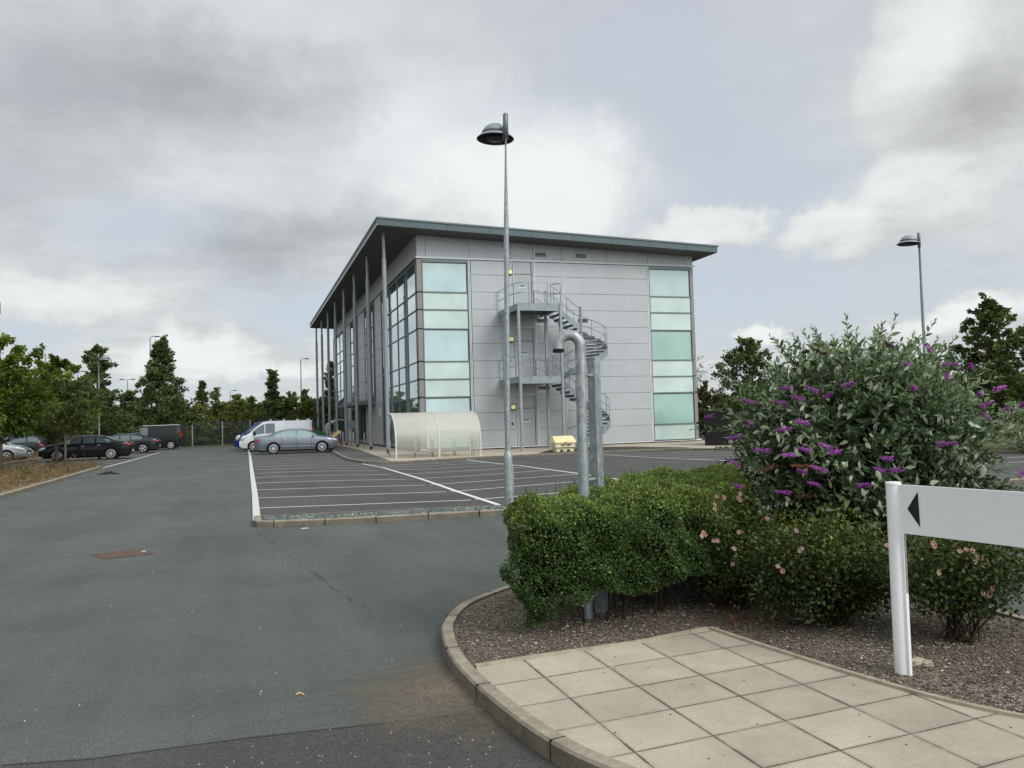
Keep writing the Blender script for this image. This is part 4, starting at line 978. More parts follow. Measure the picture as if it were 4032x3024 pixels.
b = MB(); b.obox((2.63, 6.04, 1.055), .078, .078, 2.0, .55); b.build('post', M['galv'], sq, bevel=.006)
b = MB(); b.obox((2.63, 6.04, 2.062), .08, .08, .014, .55); b.build('cap', M['galv_light'], sq)
for z_ in (1.93, 1.12):
    b = MB(); b.tube([(2.485, 5.95, z_), (2.60, 6.01, z_)], .013, 8); b.build('bracket', M['galv_light'], sq)
sg = thing('direction_sign', 'blank pale grey sign board on a white round post with a black arrow pointing left', 'sign', (3.57, 3.93, .08))
b = MB(); px, py = 3.57, 3.93
b.lathe([(.041, .06), (.041, 1.165)], 32, Matrix.Translation((px, py, 0)))
dX, dY = .183, -.983
b.obox((px+dX*.042, py+dY*.042, .47), .03, .022, .82, math.atan2(dY, dX))
b.build('post', M['white'], sg, smooth=True, angle=40)
b = MB(); b.lathe([(.0435, 1.162), (.0435, 1.172), (.038, 1.178), (.001, 1.179)], 32, Matrix.Translation((px, py, 0))); b.build('post_cap', M['white'], sg, smooth=True, angle=40)
b = MB(); b.tube([(px+dX*.06, py+dY*.06, .55), (px+dX*.06, py+dY*.06, .9)], .005, 8); b.build('fixing_rod', M['stainless'], sg)
L_ = 2.3; nx_, ny_ = -.983, -.183
b = MB(); b.obox((px+dX*(L_/2+.03), py+dY*(L_/2+.03), 1.026), L_, .018, .278, math.atan2(dY, dX)); b.build('sign_board', M['sign_grey'], sg, bevel=.002)
b = MB(); off_ = .0115
def sp_(t, z): return (px+dX*t+nx_*off_, py+dY*t+ny_*off_, z)
b.add([sp_(.093, 1.03), sp_(.168, .933), sp_(.163, 1.132)], [(0, 1, 2)]); b.build('arrow', M['black'], sg)
b = MB()
for t_, z_ in ((.42, 1.0), (.423, .937)): b.ball((px+dX*t_+nx_*.009, py+dY*t_+ny_*.009, z_), .002, .002, .002, 6, 4)
b.build('rivet', M['black'], sg)
b = MB(); b.lathe([(.041, .06), (.041, 1.165)], 24, Matrix.Translation((px+dX*(L_+.06), py+dY*(L_+.06), 0))); b.build('post', M['white'], sg, smooth=True, angle=40)

# ------------------------------------------------------------------ timber enclosure
TE = thing('timber_enclosure', 'black stained timber bin enclosure with hinged gates beside the building', 'enclosure', (23.45, 39.3, 0))
ang = math.atan2(-1.4, 1.25); ex, ey = math.cos(ang), math.sin(ang)
b = MB(); b2_ = MB(); gte = MB(); nb = 46
for i in range(nb):
    t = i*.105+.05; h_ = 1.9+random.uniform(-.02, .02); (gte if 1.25 < t < 3.9 else b if t < 2 else b2_).obox((23.45+ex*t, 39.3+ey*t, -.12+h_/2+(.06 if 1.25 < t < 3.9 else 0)), .096, .022+random.uniform(0, .01), h_, ang)
b.build('board_panel', M['wood_black'], TE); b2_.build('board_panel', M['wood_black'], TE); b = MB()
for i in range(30):
    t = i*.105+.05; h_ = 1.9+random.uniform(-.02, .02); b.obox((23.45-ey*t*.9, 39.3+ex*t*.9, -.1+h_/2), .022, .096, h_, ang)
b.build('board_panel', M['wood_black'], TE)
g_ = gte.build('gate', M['wood_black'], TE)
for t, d in ((1.28, 1), (3.0, -1), (3.15, 1)):
    for z_ in (.12, .95, 1.62):
        b = MB(); c = Vector((23.45+ex*t, 39.3+ey*t, z_)); n_ = Vector((ey, -ex, 0))*.03; n_ = n_ if n_.y < 0 else -n_
        q = [c+n_+Vector((0, 0, -.09)), c+n_+Vector((ex*.05*d, ey*.05*d, -.09)), c+n_+Vector((ex*.42*d, ey*.42*d, 0)), c+n_+Vector((ex*.05*d, ey*.05*d, .09)), c+n_+Vector((0, 0, .09))]
        b.add(q, [(0, 1, 2, 3, 4)]); b.build('hinge', M['galv_far'], g_)
for t in (2.1, 3.05, 3.9):
    b = MB(); b.obox((23.45+ex*t, 39.3+ey*t, -.06), .12, .06, .14, ang); b.build('gate_foot', M['under'], g_)

# ------------------------------------------------------------------ mesh fence
FN = thing('mesh_fence', 'tall grey wire mesh fence on steel posts at the back of the car park', 'fence', (-4.6, 81.5, 0))
fx = [-15, -12.4, -9.8, -7.2, -4.6, -2.0, .45, 3.0, 5.6, 8.2]
for i, x_ in enumerate(fx):
    b = MB(); b.box(x_-.05, x_+.05, 81.45, 81.55, 0, 1.95 if x_ < -3 else 2.25); b.build('post', M['galv_far'], FN)
for xa, xb in zip(fx, fx[1:]):
    b = MB(); h_ = 1.9 if xb < -3 else 2.2
    for k in range(int(h_/.22)+1): b.box(xa, xb, 81.495, 81.505, .06+k*.22, .075+k*.22)
    n_ = int((xb-xa)/.16)
    for k in range(1, n_): x_ = xa+(xb-xa)*k/n_; b.box(x_-.006, x_+.006, 81.507, 81.513, .04, h_)
    b.build('mesh_panel', M['frame'], FN)
for (x_, y_, h_, lb) in ((-5.57, 79.6, 1.0, 'short pale marker post at the back beside the dark van'),):
    b = MB(); b.lathe([(.06, 0), (.06, .5), (.09, .52), (.09, .8), (.05, .82), (.05, h_)], 10, Matrix.Translation((x_, y_, 0))); tag(b.build('marker_post', M['pebble'], None), lb, 'post')

# bollards, plank, bins near the entrance ------------------------------------
for i, y_ in enumerate((56.8, 58.5, 63.0, 64.7, 68.8, 70.6, 72.6)):
    b = MB(); b.lathe([(.055, -.05), (.055, 1.03), (.045, 1.06), (.001, 1.065)], 14, Matrix.Translation((6.95, y_, 0)))
    o = tag(b.build('bollard', M['stainless'], None, smooth=True, angle=40), ['nearest stainless bollard, right one of the pair between the third and fourth columns', 'stainless bollard, left one of the pair nearest the camera', 'stainless bollard just left of the fourth column', 'stainless bollard beside the red object, left of the fourth column', 'stainless bollard in front of the fifth column', 'stainless bollard behind the bonnet of the silver saloon', 'farthest stainless bollard, left of all the others'][i], 'bollard', 'stainless bollards along the entrance path')
b = MB(); b.obox((5.95, 58.6, .93), .85, .5, .03, .2, .25, -.62); tag(b.build('plywood_board', M['plywood'], None), 'yellowish plywood board leaning behind the silver car bonnet', 'board')
wb = thing('wheeled_bin', 'green plastic bin just behind the white van', 'bin', (5.25, 61.5, 0))
b = MB(); frust(b, 4.95, 5.45, 61.2, 61.8, .08, 4.85, 5.55, 61.1, 61.9, 1.0); b.build('bin_body', M['green_bin'], wb, bevel=.02)
b = MB(); v = [(4.83, 61.08, 1.0), (5.57, 61.08, 1.0), (5.57, 61.92, 1.0), (4.83, 61.92, 1.0), (4.83, 61.08, 1.32), (4.83, 61.92, 1.32)]; b.add(v, [(3, 2, 1, 0), (0, 1, 4), (2, 3, 5), (1, 2, 5, 4), (3, 0, 4, 5)]); b.build('lid', M['green_bin'], wb)
b = MB(); b.lathe([(.085, 0), (.085, .48), (.05, .56), (.02, .58), (.02, .64)], 12, Matrix.Translation((6.85, 63.6, .02))); tag(b.build('fire_extinguisher', M['red'], None, smooth=True, angle=40), 'small red cylinder standing among the bollards', 'extinguisher')
S2 = thing('cycle_shelter', 'second smaller looking curved shelter half hidden behind the far columns', 'cycle shelter', (8, 84, 0))
ar2 = smooth_line([(7.6, 0), (7.6, .9), (7.75, 1.5), (8.2, 1.95), (8.9, 2.1)], 4)
for y_ in (82, 84, 86): b = MB(); b.tube([(x, y_, z) for x, z in ar2], .045, 8); b.build('hoop', M['white'], S2, smooth=True)
b = MB(); n = len(ar2); b.add([(x, y, z) for y in (82, 86) for x, z in ar2], [(i, i+1, n+i+1, n+i) for i in range(n-1)]); b.build('roof_sheet', M['poly'], S2, smooth=True)

# manhole covers and road bits -------------------------------------------------
mh = thing('manhole_cover', 'rusty red square manhole cover set in the road', 'manhole cover', (-1.53, 11.95, 0))
a_ = -.38
b = MB(); b.add([(-1.93, 12.1, .0055), (-1.72, 11.58, .0055), (-1.12, 11.74, .0055), (-1.37, 12.36, .0055)], [(0, 1, 2, 3)]); b.build('frame', M['rust'], mh)
b = MB()
for i in range(9):
    for j in range(9):
        u_, v_ = (i+.5)/9, (j+.5)/9
        x = (-1.93*(1-u_)+-1.37*u_)*(1-v_)+(-1.72*(1-u_)+-1.12*u_)*v_; y = (12.1*(1-u_)+12.36*u_)*(1-v_)+(11.58*(1-u_)+11.74*u_)*v_
        b.obox((x, y, .008), .035, .012, .006, (.8 if (i+j) % 2 else -.8))
b.build('cover_tread', M['rust'], mh)
b = MB(); b.obox((-1.3, 12.0, .011), .06, .05, .012, .3); b.build('lifting_key', M['pebble'], mh)
b = MB()
for k in range(16): b.obox((-3.85+random.gauss(0, .09), 9.15+random.gauss(0, .02), .004), random.uniform(.03, .1), random.uniform(.01, .03), .005, random.gauss(0, .3))
tag(b.build('tar_patch', M['under'], None), 'small dark tar stain on the left of the road', 'stain')
b = MB()
for k in range(5): b.tube([(-5.0+random.gauss(0, .12), 34+random.gauss(0, .1), .03), (-4.8+random.gauss(0, .1), 34.1, .06+random.random()*.05), (-4.6+random.gauss(0, .15), 34, .02)], .02, 5)
tag(b.build('fallen_twig', M['twig'], None), 'dark fallen twig on the road near the left bays', 'twig')
b = MB(); b.tube([(.265, 5.18, .006), (.285, 5.19, .009), (.31, 5.165, .006)], .005, 6); b.obox((.285, 5.2, .008), .02, .008, .006, .7)
tag(b.build('yellow_leaf', M['plywood'], None), 'small yellowish twig lying on the near road', 'twig')
b = MB(); b.obox((.86, 13.42, .006), .11, .025, .008, .1); tag(b.build('white_litter', M['white'], None), 'thin white scrap of litter below the front kerb', 'litter')
st = thing('stone', 'pale brown stone lying at the foot of the white sign post', 'stone', (3.78, 3.93, .1))
b = MB(); b.ball((3.74, 4.0, .105), .065, .04, .032, 9, 6); b.ball((3.79, 3.97, .1), .04, .03, .025, 8, 5); o = b.build('rock', M['stone'], st)
for v in o.data.vertices: v.co += Vector((random.gauss(0, .004), random.gauss(0, .004), random.gauss(0, .003)))
# loose grit on the road and dark crumbs on the path
b = MB()
for k in range(150):
    y = random.uniform(3.3, 12) if random.random() < .75 else random.uniform(4.2, 6); x = random.uniform(-.55*y-.3, 1.15 if y < 6 else 3.2)
    if x > 1.2 and y < 8.3: continue
    s_ = random.choice([.002, .003, .003, .005])
    b.obox((x, y, s_*.6), s_*2, s_*1.4, s_*1.2, random.random()*3, random.random())
for k in range(420):
    x = random.uniform(-2.2, 1.2); y = random.uniform(2.6, 4.45); s_ = random.choice([.002, .003, .003, .004]); b.obox((x, y, .004+s_*.5), s_*2, s_*1.4, s_, random.random()*3)
tag(b.build('loose_grit', M['pebble'], None), 'loose pale grit scattered over the road', 'grit', kind='stuff')
b = MB()
for k in range(90):
    y = random.uniform(3.0, 5.0); x = random.uniform(1.6, 3.4)
    if x > 3.1-(y-5)*.22: continue
    s_ = random.choice([.001, .001, .0015, .003]); b.obox((x, y, .097+s_*.4), s_*2.4, s_*1.5, s_, random.random()*3)
tag(b.build('path_crumbs', M['twig'], None), 'dark crumbs of bark on the paving slabs', 'bark crumbs', kind='stuff')
# ------------------------------------------------------------------ vegetation
def unit(a): return a/np.maximum(np.linalg.norm(a, axis=-1, keepdims=True), 1e-9)
def rand_dirs(n, zb=0.0):
    d = rng.normal(size=(n, 3)); d[:, 2] += zb; return unit(d)
def leaf_geo(C, d, nrm, size, wid, kind='quad'):
    n = len(C); d = unit(d); s = unit(np.cross(d, nrm)); up = np.cross(s, d)
    L = size[:, None]; W = (size*wid)[:, None]/2
    if kind == 'quad':
        co = np.stack([C, C+d*L*.5+s*W+up*W*.25, C+d*L, C+d*L*.5-s*W+up*W*.25], 1)
        f = (np.arange(n)[:, None]*4+np.array([0, 1, 2, 3])[None])
        return co.reshape(-1, 3), [f], 4
    if kind == 'long':     # 8 vertices, folded and drooping
        dz = -up*L*.0; bend = np.array([0, 0, -1.0])[None]*L
        co = np.stack([C, C+d*L*.33+s*W+up*W*.35, C+d*L*.33, C+d*L*.33-s*W+up*W*.35,
                       C+d*L*.7+s*W*.75+up*W*.25+bend*.03, C+d*L*.7+bend*.035, C+d*L*.7-s*W*.75+up*W*.25+bend*.03, C+d*L+bend*.1], 1)
        b_ = np.arange(n)[:, None]*8
        tri = np.concatenate([b_+np.array(t)[None] for t in ((0, 1, 2), (0, 2, 3), (4, 7, 5), (5, 7, 6))])
        qd = np.concatenate([b_+np.array(t)[None] for t in ((1, 4, 5, 2), (2, 5, 6, 3))])
        return co.reshape(-1, 3), [tri, qd], 8
def leaves(name, C, d, nrm, size, wid, mat, parent=None, kind='quad', shade=None):
    co, f, k = leaf_geo(C, d, nrm, size, wid, kind)
    sh = np.repeat(shade if shade is not None else rng.random(len(C)), k)
    return np_mesh(name, co, f, mat, parent, shade=sh)

def tree(label, x, y, H, cb, prof, ncl, lpc, ls, mat, rad, kind='tree', bark='bark', trunk_r=.09, group='trees around the car park', lean=0, csz=.34, z0=-.05, name=None, surf=.55, multi=0):
    t = thing(name or kind, label, 'tree' if kind != 'shrub' else 'shrub', (x, y, z0), 0, group)
    tz = rng.random(ncl)**1.15; Z_ = cb+(H-cb)*tz
    ang = rng.uniform(0, 2*PI, ncl); pr = np.array([prof(v) for v in tz])*rad*rng.uniform(.68, 1.22, ncl)
    rr = pr*np.power(rng.random(ncl), surf)
    CL = np.stack([x+lean*(Z_/H)+np.cos(ang)*rr, y+np.sin(ang)*rr, z0+Z_], 1)
    b = MB(); tr = [(x, y, z0-.2), (x+lean*.2, y, z0+cb*.7), (x+lean*.6, y, z0+cb+(H-cb)*.45), (x+lean, y, z0+H*.95)]
    b.tube(tr, [trunk_r*1.25, trunk_r, trunk_r*.6, .012], 8)
    for k in range(multi):
        a = 2*PI*k/multi+rng.random(); b.tube([(x, y, z0), (x+math.cos(a)*rad*.25, y+math.sin(a)*rad*.25, z0+H*.35), (x+math.cos(a)*rad*.6, y+math.sin(a)*rad*.6, z0+H*.75)], [trunk_r*.7, trunk_r*.5, .01], 6)
    b.build('trunk', M[bark], t, smooth=True)
    b = MB()
    for i in range(min(ncl, 70)):
        c = CL[i]; zt = max(z0+cb*.75, c[2]-.45*abs(rr[i])-.25); f = (zt-z0)/H
        p0 = Vector((x+lean*f, y, zt)); p1 = Vector(c); m_ = (p0+p1)/2+Vector((0, 0, -.08*rr[i]))
        b.tube([p0, m_, p1], [trunk_r*.38*(1.1-f), trunk_r*.2, .006], 5, caps=False)
    b.build('limbs', M[bark], t)
    n = ncl*lpc; ci = np.repeat(np.arange(ncl), lpc)
    off = rand_dirs(n)*(np.power(rng.random(n), .6)[:, None])*(csz*rng.uniform(.45, 1.2, ncl)*(1.05-.62*tz))[ci][:, None]
    off[:, 2] *= .72
    od = np.stack([np.cos(ang)*.8, np.sin(ang)*.8, rng.uniform(-.1, .9, ncl)], 1)*(rng.random(ncl)**2*2.0*csz*(1.1-.4*tz))[:, None]
    off += od[ci]*(rng.random(n)**1.3)[:, None]
    P_ = CL[ci]+off
    d = unit(off+rng.normal(0, .35, (n, 3))*csz+np.array([0, 0, -.1])*csz); nr = rand_dirs(n, 1.2)
    csh = rng.random(ncl)
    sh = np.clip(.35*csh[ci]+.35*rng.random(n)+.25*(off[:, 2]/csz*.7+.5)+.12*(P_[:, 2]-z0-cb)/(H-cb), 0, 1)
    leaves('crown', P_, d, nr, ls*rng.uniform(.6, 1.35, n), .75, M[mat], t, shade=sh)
    return t
round_ = lambda v: max(.18, math.sin(PI*min(1, v*.86+.13)))**.7
cone_ = lambda v: (1-v)**1.15*(.65+.35*math.sin(min(1, v*4)*PI/2))+.05
spire_ = lambda v: (1-v)**1.15*.95+.09+.1*math.sin(v*17)
# left side
tree('bright green maple with its crown cut by the left edge', -9.0, 36.6, 5.3, 1.7, round_, 190, 95, .14, 'leaf_maple', 2.0, trunk_r=.085)
tree('broad bright green maple beside the left island, right of the cut one', -9.55, 49.5, 5.45, 1.8, round_, 190, 95, .16, 'leaf_maple', 2.3, trunk_r=.09)
tree('maple far left with dark lower crown above the silver hatchback', -12.6, 48.5, 5.0, 1.7, round_, 110, 85, .18, 'leaf_maple', 2.0, trunk_r=.09)
tree('thin young tree with a bare pale trunk in front of the black saloon', -7.45, 40.4, 4.1, 1.8, round_, 80, 120, .11, 'leaf_mid', 1.45, trunk_r=.05, bark='bark_grey', csz=.3)
tree('airy reddish green tree with a thin spire behind the domed lamp', -11.0, 72, 8.3, 1.6, spire_, 170, 70, .2, 'leaf_dark', 2.6, trunk_r=.12, csz=.45)
tree('dark tree filling the gap behind the black saloon', -12.9, 66, 5.6, 1.0, round_, 120, 75, .22, 'leaf_dark', 2.6, trunk_r=.12, csz=.5)
tree('low reddish tree left of the domed lamp', -13.3, 80, 5.9, .8, round_, 100, 70, .24, 'leaf_red', 2.4, trunk_r=.12, csz=.5)
tree('large dark green tree with a pointed leader behind the dark van', -7.35, 83.2, 9.9, .55, lambda v: cone_(v)*1.25, 380, 80, .22, 'leaf_dark', 3.15, trunk_r=.16, csz=.52)
far = [('narrow dark tree with two tips, right of the large dark tree', -4.75, 103, 7.1, 1.35, spire_, 'leaf_mid', 90), ('airy pale tree between the narrow dark tree and the yellow green one', -3.2, 103, 6.4, 1.0, spire_, 'leaf_light', 42),
       ('yellow green bushy tree in the middle of the far hedge', -.95, 106, 5.5, 1.45, round_, 'leaf_light', 80), ('small slim tree right of the yellow green bushy one', .75, 108, 5.4, .75, spire_, 'leaf_mid', 50),
       ('dark conical tree behind the white van', 2.95, 96, 7.8, 1.75, cone_, 'leaf_dark', 170), ('yellow green rounded tree right of the dark conical one', 5.3, 104, 5.6, 1.6, round_, 'leaf_light', 100),
       ('dark pine just left of the building columns', 7.2, 108, 6.1, 1.5, cone_, 'leaf_mid', 110), ('tall loose tree seen between the far columns', 9.45, 97, 8.8, 1.35, spire_, 'leaf_dark', 110), ('green tree low behind the right end of the fence', 8.5, 110, 5.0, 1.7, round_, 'leaf_mid', 90)]
for lb, x, y, H, r_, pf, mt, nc in far: tree(lb, x, y, H, .6, pf, nc, 62, .24, mt, r_, trunk_r=.1, csz=.45, group='trees beyond the back fence')
sh = [(-19.5, 84, 3.6, 'leaf_dark'), (-16.8, 86, 3.9, 'leaf_mid'), (-13.6, 88, 3.4, 'leaf_dark'), (-10.8, 90, 4.4, 'leaf_mid'), (-6.6, 92, 3.9, 'leaf_mid'), (-4.6, 88, 3.2, 'leaf_light'), (-2.7, 92, 3.4, 'leaf_mid'), (-.9, 90, 3.5, 'leaf_light'), (1.0, 93, 3.3, 'leaf_mid'), (2.7, 90, 3.4, 'leaf_dark'), (4.5, 92, 3.6, 'leaf_mid'), (6.4, 91, 3.5, 'leaf_light'), (8.3, 93, 3.4, 'leaf_mid'), (10.2, 95, 3.9, 'leaf_dark')]
names_ = ['at the far left end', 'second from the far left', 'third from the far left, behind the low hedge', 'left of the large dark tree', 'right behind the large dark tree', 'yellowish and right of the dark van', 'green, behind the first tall fence post', 'yellowish, behind the second tall fence post', 'green, left of the blue van', 'dark, above the blue van', 'green, above the white van cab', 'yellowish, above the white van roof', 'green, behind the rear of the white van', 'dark, behind the far columns']
for (x, y, H, mt), nm in zip(sh, names_):
    tree('dense shrub beyond the fence '+nm, x, y, H*1.22, .1, lambda v: .85+.3*math.sin(PI*min(1, v+.15)) if v < .7 else 1.3-v, 150, 48, .24, mt, 1.75, kind='shrub', trunk_r=.05, csz=.48, group='shrubs beyond the back fence')
# right side
tree('loose green tree rising behind the black timber enclosure', 41.3, 62, 7.9, .6, lambda v: round_(v)*(1.2-.5*v), 280, 60, .22, 'leaf_dark', 3.4, trunk_r=.12, csz=.55, multi=4, group='trees right of the building')
tree('nearly bare twiggy tree at the right edge of the building', 38.7, 66, 7.3, 1.5, round_, 40, 9, .16, 'leaf_red', 1.3, trunk_r=.05, csz=.5, group='trees right of the building', multi=3)
tree('brownish bush left of the timber enclosure', 34.6, 58, 3.7, .1, round_, 70, 60, .2, 'leaf_red', 1.6, kind='shrub', trunk_r=.05, csz=.4, group='shrubs right of the building', multi=3)
tree('dark shrub just behind the enclosure', 38.5, 56, 3.2, .1, round_, 90, 60, .22, 'leaf_mid', 2.4, kind='shrub', trunk_r=.05, csz=.5, group='shrubs right of the building')
tree('dark olive tree with a knobbly pointed crown at the right', 38.2, 34.4, 7.35, 1.2, lambda v: .95*math.sin(PI*min(1, .25+v*.72))+.05*math.sin(v*25), 230, 80, .17, 'leaf_mid', 2.05, trunk_r=.12, csz=.38, group='trees right of the building')
tree('smaller olive tree cut by the right edge', 41.4, 35, 5.9, .9, round_, 130, 70, .18, 'leaf_dark', 1.9, trunk_r=.1, csz=.4, group='trees right of the building')
tree('dark leafy tree seen through gaps above the purple flowers', 46.5, 58, 7.2, .8, round_, 100, 55, .26, 'leaf_dark', 2.6, trunk_r=.12, csz=.55, group='trees right of the building')
tree('grey green shrub behind the flowering bush at the right edge', 26.3, 21.6, 1.75, .05, lambda v: .8+.25*math.sin(PI*v), 110, 60, .1, 'budd_leaf', 1.75, kind='shrub', trunk_r=.03, csz=.3, group='shrubs right of the building')
# low clipped hedge behind the left cars, and wooded horizon
def hedge_block(name, label, x0, x1, y0, y1, H, n, ls, mat):
    C = np.stack([rng.uniform(x0, x1, n), rng.uniform(y0, y1, n), rng.uniform(.2, H, n)], 1)
    top = rng.random(n) < .35; C[top, 2] = H+.1*np.sin(C[top, 0]*2.2)+rng.normal(0, .06, top.sum()); fr = rng.random(n) < .5; C[fr, 1] = y0+rng.normal(0, .08, fr.sum())
    return tag(leaves(name, C, rand_dirs(n, .3), rand_dirs(n, .6), ls*rng.uniform(.6, 1.3, n), .8, M[mat], shade=np.clip(rng.random(n)*.7+.3*(C[:, 2] > H*.85), 0, 1)), label, 'hedge')
hedge_block('clipped_hedge', 'yellowish clipped hedge behind the black saloon', -17.5, -9.2, 77.4, 78.4, 1.75, 9000, .16, 'leaf_light')
def treeline(n, pts, H, th, ls, mat):
    P_ = []; 
    for i in range(n):
        k = random.randrange(len(pts)-1); t = random.random(); x = pts[k][0]*(1-t)+pts[k+1][0]*t; y = pts[k][1]*(1-t)+pts[k+1][1]*t
        hh = H*(.55+.25*math.sin(x*.11+y*.07)+.2*math.sin(x*.37+1.3)+.12*math.sin(x*.9+y*.5)); P_.append((x+random.gauss(0, th*.3), y+random.gauss(0, th), -.3+hh*random.random()**.6))
    C = np.array(P_); return tag(leaves('wooded_horizon', C, rand_dirs(n), rand_dirs(n), ls*rng.uniform(.6, 1.4, n), .9, M[mat]), 'distant belt of dark trees along the horizon', 'woodland', kind='stuff')
treeline(26000, [(-120, 60), (-70, 150), (-20, 165), (40, 165), (110, 120), (150, 60), (120, 0)], 6.5, 5, 1.5, 'leaf_mid')
treeline(16000, [(-32, 112), (-10, 118), (14, 118), (34, 112)], 5.2, 2.5, .5, 'leaf_mid')
treeline(9000, [(-42, -30), (-38, 0), (-34, 40), (-30, 80)], 6.5, 2, .9, 'leaf_dark')

# ------------------------------------------------------------------ near hedge
HP = [(1.74, 5.62), (1.84, 5.42), (2.4, 5.38), (3.1, 5.5), (3.75, 5.85), (4.4, 6.6), (4.95, 7.8), (4.2, 7.75), (3.45, 7.42), (2.7, 6.72), (1.98, 6.0)]
HG = thing('hedge', 'clipped small leaved green hedge in the kerbed bed around the vent pipe', 'hedge', (2.8, 6.2, .08))
def hz_(x, y): return .99+.03*np.sin(x*5.1+y*2)+.025*np.sin(x*11+y*7)+.02*np.sin(y*17)
def zlow(x, y): return .18+.04*np.sin(x*6.3)+.17*np.clip((x-2.16)*5, 0, 1)*np.clip((6.2-y)*3, .3, 1)
def poly_samples(poly, n):
    A = np.array(poly); B_ = np.roll(A, -1, 0); l = np.linalg.norm(B_-A, axis=1); c = np.cumsum(l)/l.sum()
    k = np.searchsorted(c, rng.random(n)); t = rng.random(n)[:, None]; P_ = A[k]*(1-t)+B_[k]*t
    e = (B_-A)[k]; nn = np.stack([e[:, 1], -e[:, 0]], 1); nn /= np.linalg.norm(nn, axis=1, keepdims=True); return P_, nn
def inpoly_np(poly, x, y):
    c = np.zeros(len(x), bool); j = len(poly)-1
    for i in range(len(poly)):
        xi, yi = poly[i]; xj, yj = poly[j]
        m_ = ((yi > y) != (yj > y)) & (x < (xj-xi)*(y-yi)/(yj-yi+1e-12)+xi); c ^= m_; j = i
    return c
HPs = smooth_line(HP+[HP[0]], 5)[:-1]
HA = np.array(HPs); HB_ = np.roll(HA, -1, 0)
def edge_dist(xy):
    e = HB_-HA; L2 = (e**2).sum(1); out = np.full(len(xy), 9.0)
    for a, ee, l2 in zip(HA, e, L2):
        t = np.clip(((xy-a)@ee)/l2, 0, 1); out = np.minimum(out, np.linalg.norm(xy-a-t[:, None]*ee, axis=1))
    return out
def lumps(x, y, z): return .055*np.clip((z-.25)/.45, .1, 1)*np.sin(x*9+z*6+y*4)*np.sin(y*8-z*7)+.025*np.sin(x*21+z*17)+.02*np.sin(z*29+y*23)
n = 98000; P_, nn = poly_samples(HPs, n)
zl, zh = zlow(P_[:, 0], P_[:, 1]), hz_(P_[:, 0], P_[:, 1]); tt = rng.random(n); z_ = zl+(zh-zl)*tt
RC = .17      # rounded shoulder and tucked-in foot
inset = np.where(z_ > zh-RC, RC-np.sqrt(np.maximum(0, RC**2-(z_-zh+RC)**2)), 0)+.15*np.clip((.5-z_)/.3, 0, 1)**1.5
dep = rng.exponential(.026, n); bul = lumps(P_[:, 0], P_[:, 1], z_)
C1 = np.stack([P_[:, 0]+nn[:, 0]*(bul-dep-inset), P_[:, 1]+nn[:, 1]*(bul-dep-inset), z_], 1)
n1 = np.stack([nn[:, 0], nn[:, 1], .3+1.2*inset/RC], 1)
xy = np.stack([rng.uniform(1.6, 5.05, 190000), rng.uniform(5.3, 7.9, 190000)], 1); xy = xy[inpoly_np(HPs, xy[:, 0], xy[:, 1])][:62000]
ed = edge_dist(xy); sh_ = np.where(ed < RC, RC-np.sqrt(np.maximum(0, RC**2-(RC-ed)**2)), 0)
dep2 = rng.exponential(.022, len(xy)); C2 = np.stack([xy[:, 0], xy[:, 1], hz_(xy[:, 0], xy[:, 1])-sh_-dep2+.01+lumps(xy[:, 0], xy[:, 1], 1.0)*.8], 1); n2 = np.tile(np.array([[0, 0, 1.0]]), (len(xy), 1))
C = np.concatenate([C1, C2]); nm = np.concatenate([n1, n2]); dd = np.concatenate([dep, dep2])
gap = (np.sin(C[:, 0]*9+C[:, 2]*7)*np.sin(C[:, 1]*8-C[:, 2]*11)+.6*np.sin(C[:, 0]*23+C[:, 2]*19)) > 1.15
keep = ~(gap & (rng.random(len(C)) < .6)); C, nm, dd = C[keep], nm[keep], dd[keep]; n = len(C)
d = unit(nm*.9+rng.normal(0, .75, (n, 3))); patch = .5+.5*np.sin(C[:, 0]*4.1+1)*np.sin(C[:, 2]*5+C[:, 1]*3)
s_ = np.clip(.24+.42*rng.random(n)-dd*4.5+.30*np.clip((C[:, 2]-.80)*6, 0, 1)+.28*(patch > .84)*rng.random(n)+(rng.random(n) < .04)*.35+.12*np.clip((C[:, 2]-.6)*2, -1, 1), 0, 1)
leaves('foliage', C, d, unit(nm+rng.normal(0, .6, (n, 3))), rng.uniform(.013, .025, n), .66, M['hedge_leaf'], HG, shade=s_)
# upright shoots on top and at the sides
SC = []; SD = []
b = MB()
for k in range(620):
    i = random.randrange(len(xy)) if k < 480 else None
    if i is not None: x, y = xy[i]; z0 = float(hz_(x, y))-.02; dr = Vector((random.gauss(0, .25), random.gauss(0, .25), 1)).normalized(); L = abs(random.gauss(.045, .032))+.015
    else: j = random.randrange(len(C1)); x, y, z0 = C1[j]; dr = Vector((n1[j][0]*1.0+random.gauss(0, .3), n1[j][1]+random.gauss(0, .3), random.uniform(-.1, .7))).normalized(); L = random.uniform(.03, .07)
    p = Vector((x, y, z0)); b.tube([p-dr*.02, p+dr*L], .0011, 3, caps=False)
    m_ = int(L/.008)+2
    for q in range(m_):
        SC.append(p+dr*(L*q/m_)); a = q*2.4+k; side = Vector((math.cos(a), math.sin(a), .6)); SD.append(side)
    SC.append(p+dr*L); SD.append(dr)
tag(b.build('shoots', M['twig'], HG), kind='stuff')
SC = np.array([tuple(v) for v in SC]); SD = np.array([tuple(v) for v in SD]); n = len(SC)
leaves('shoot_leaves', SC, SD, rand_dirs(n, 1), rng.uniform(.010, .019, n), .6, M['hedge_leaf'], HG, shade=np.clip(rng.normal(.72, .15, n), 0, 1))
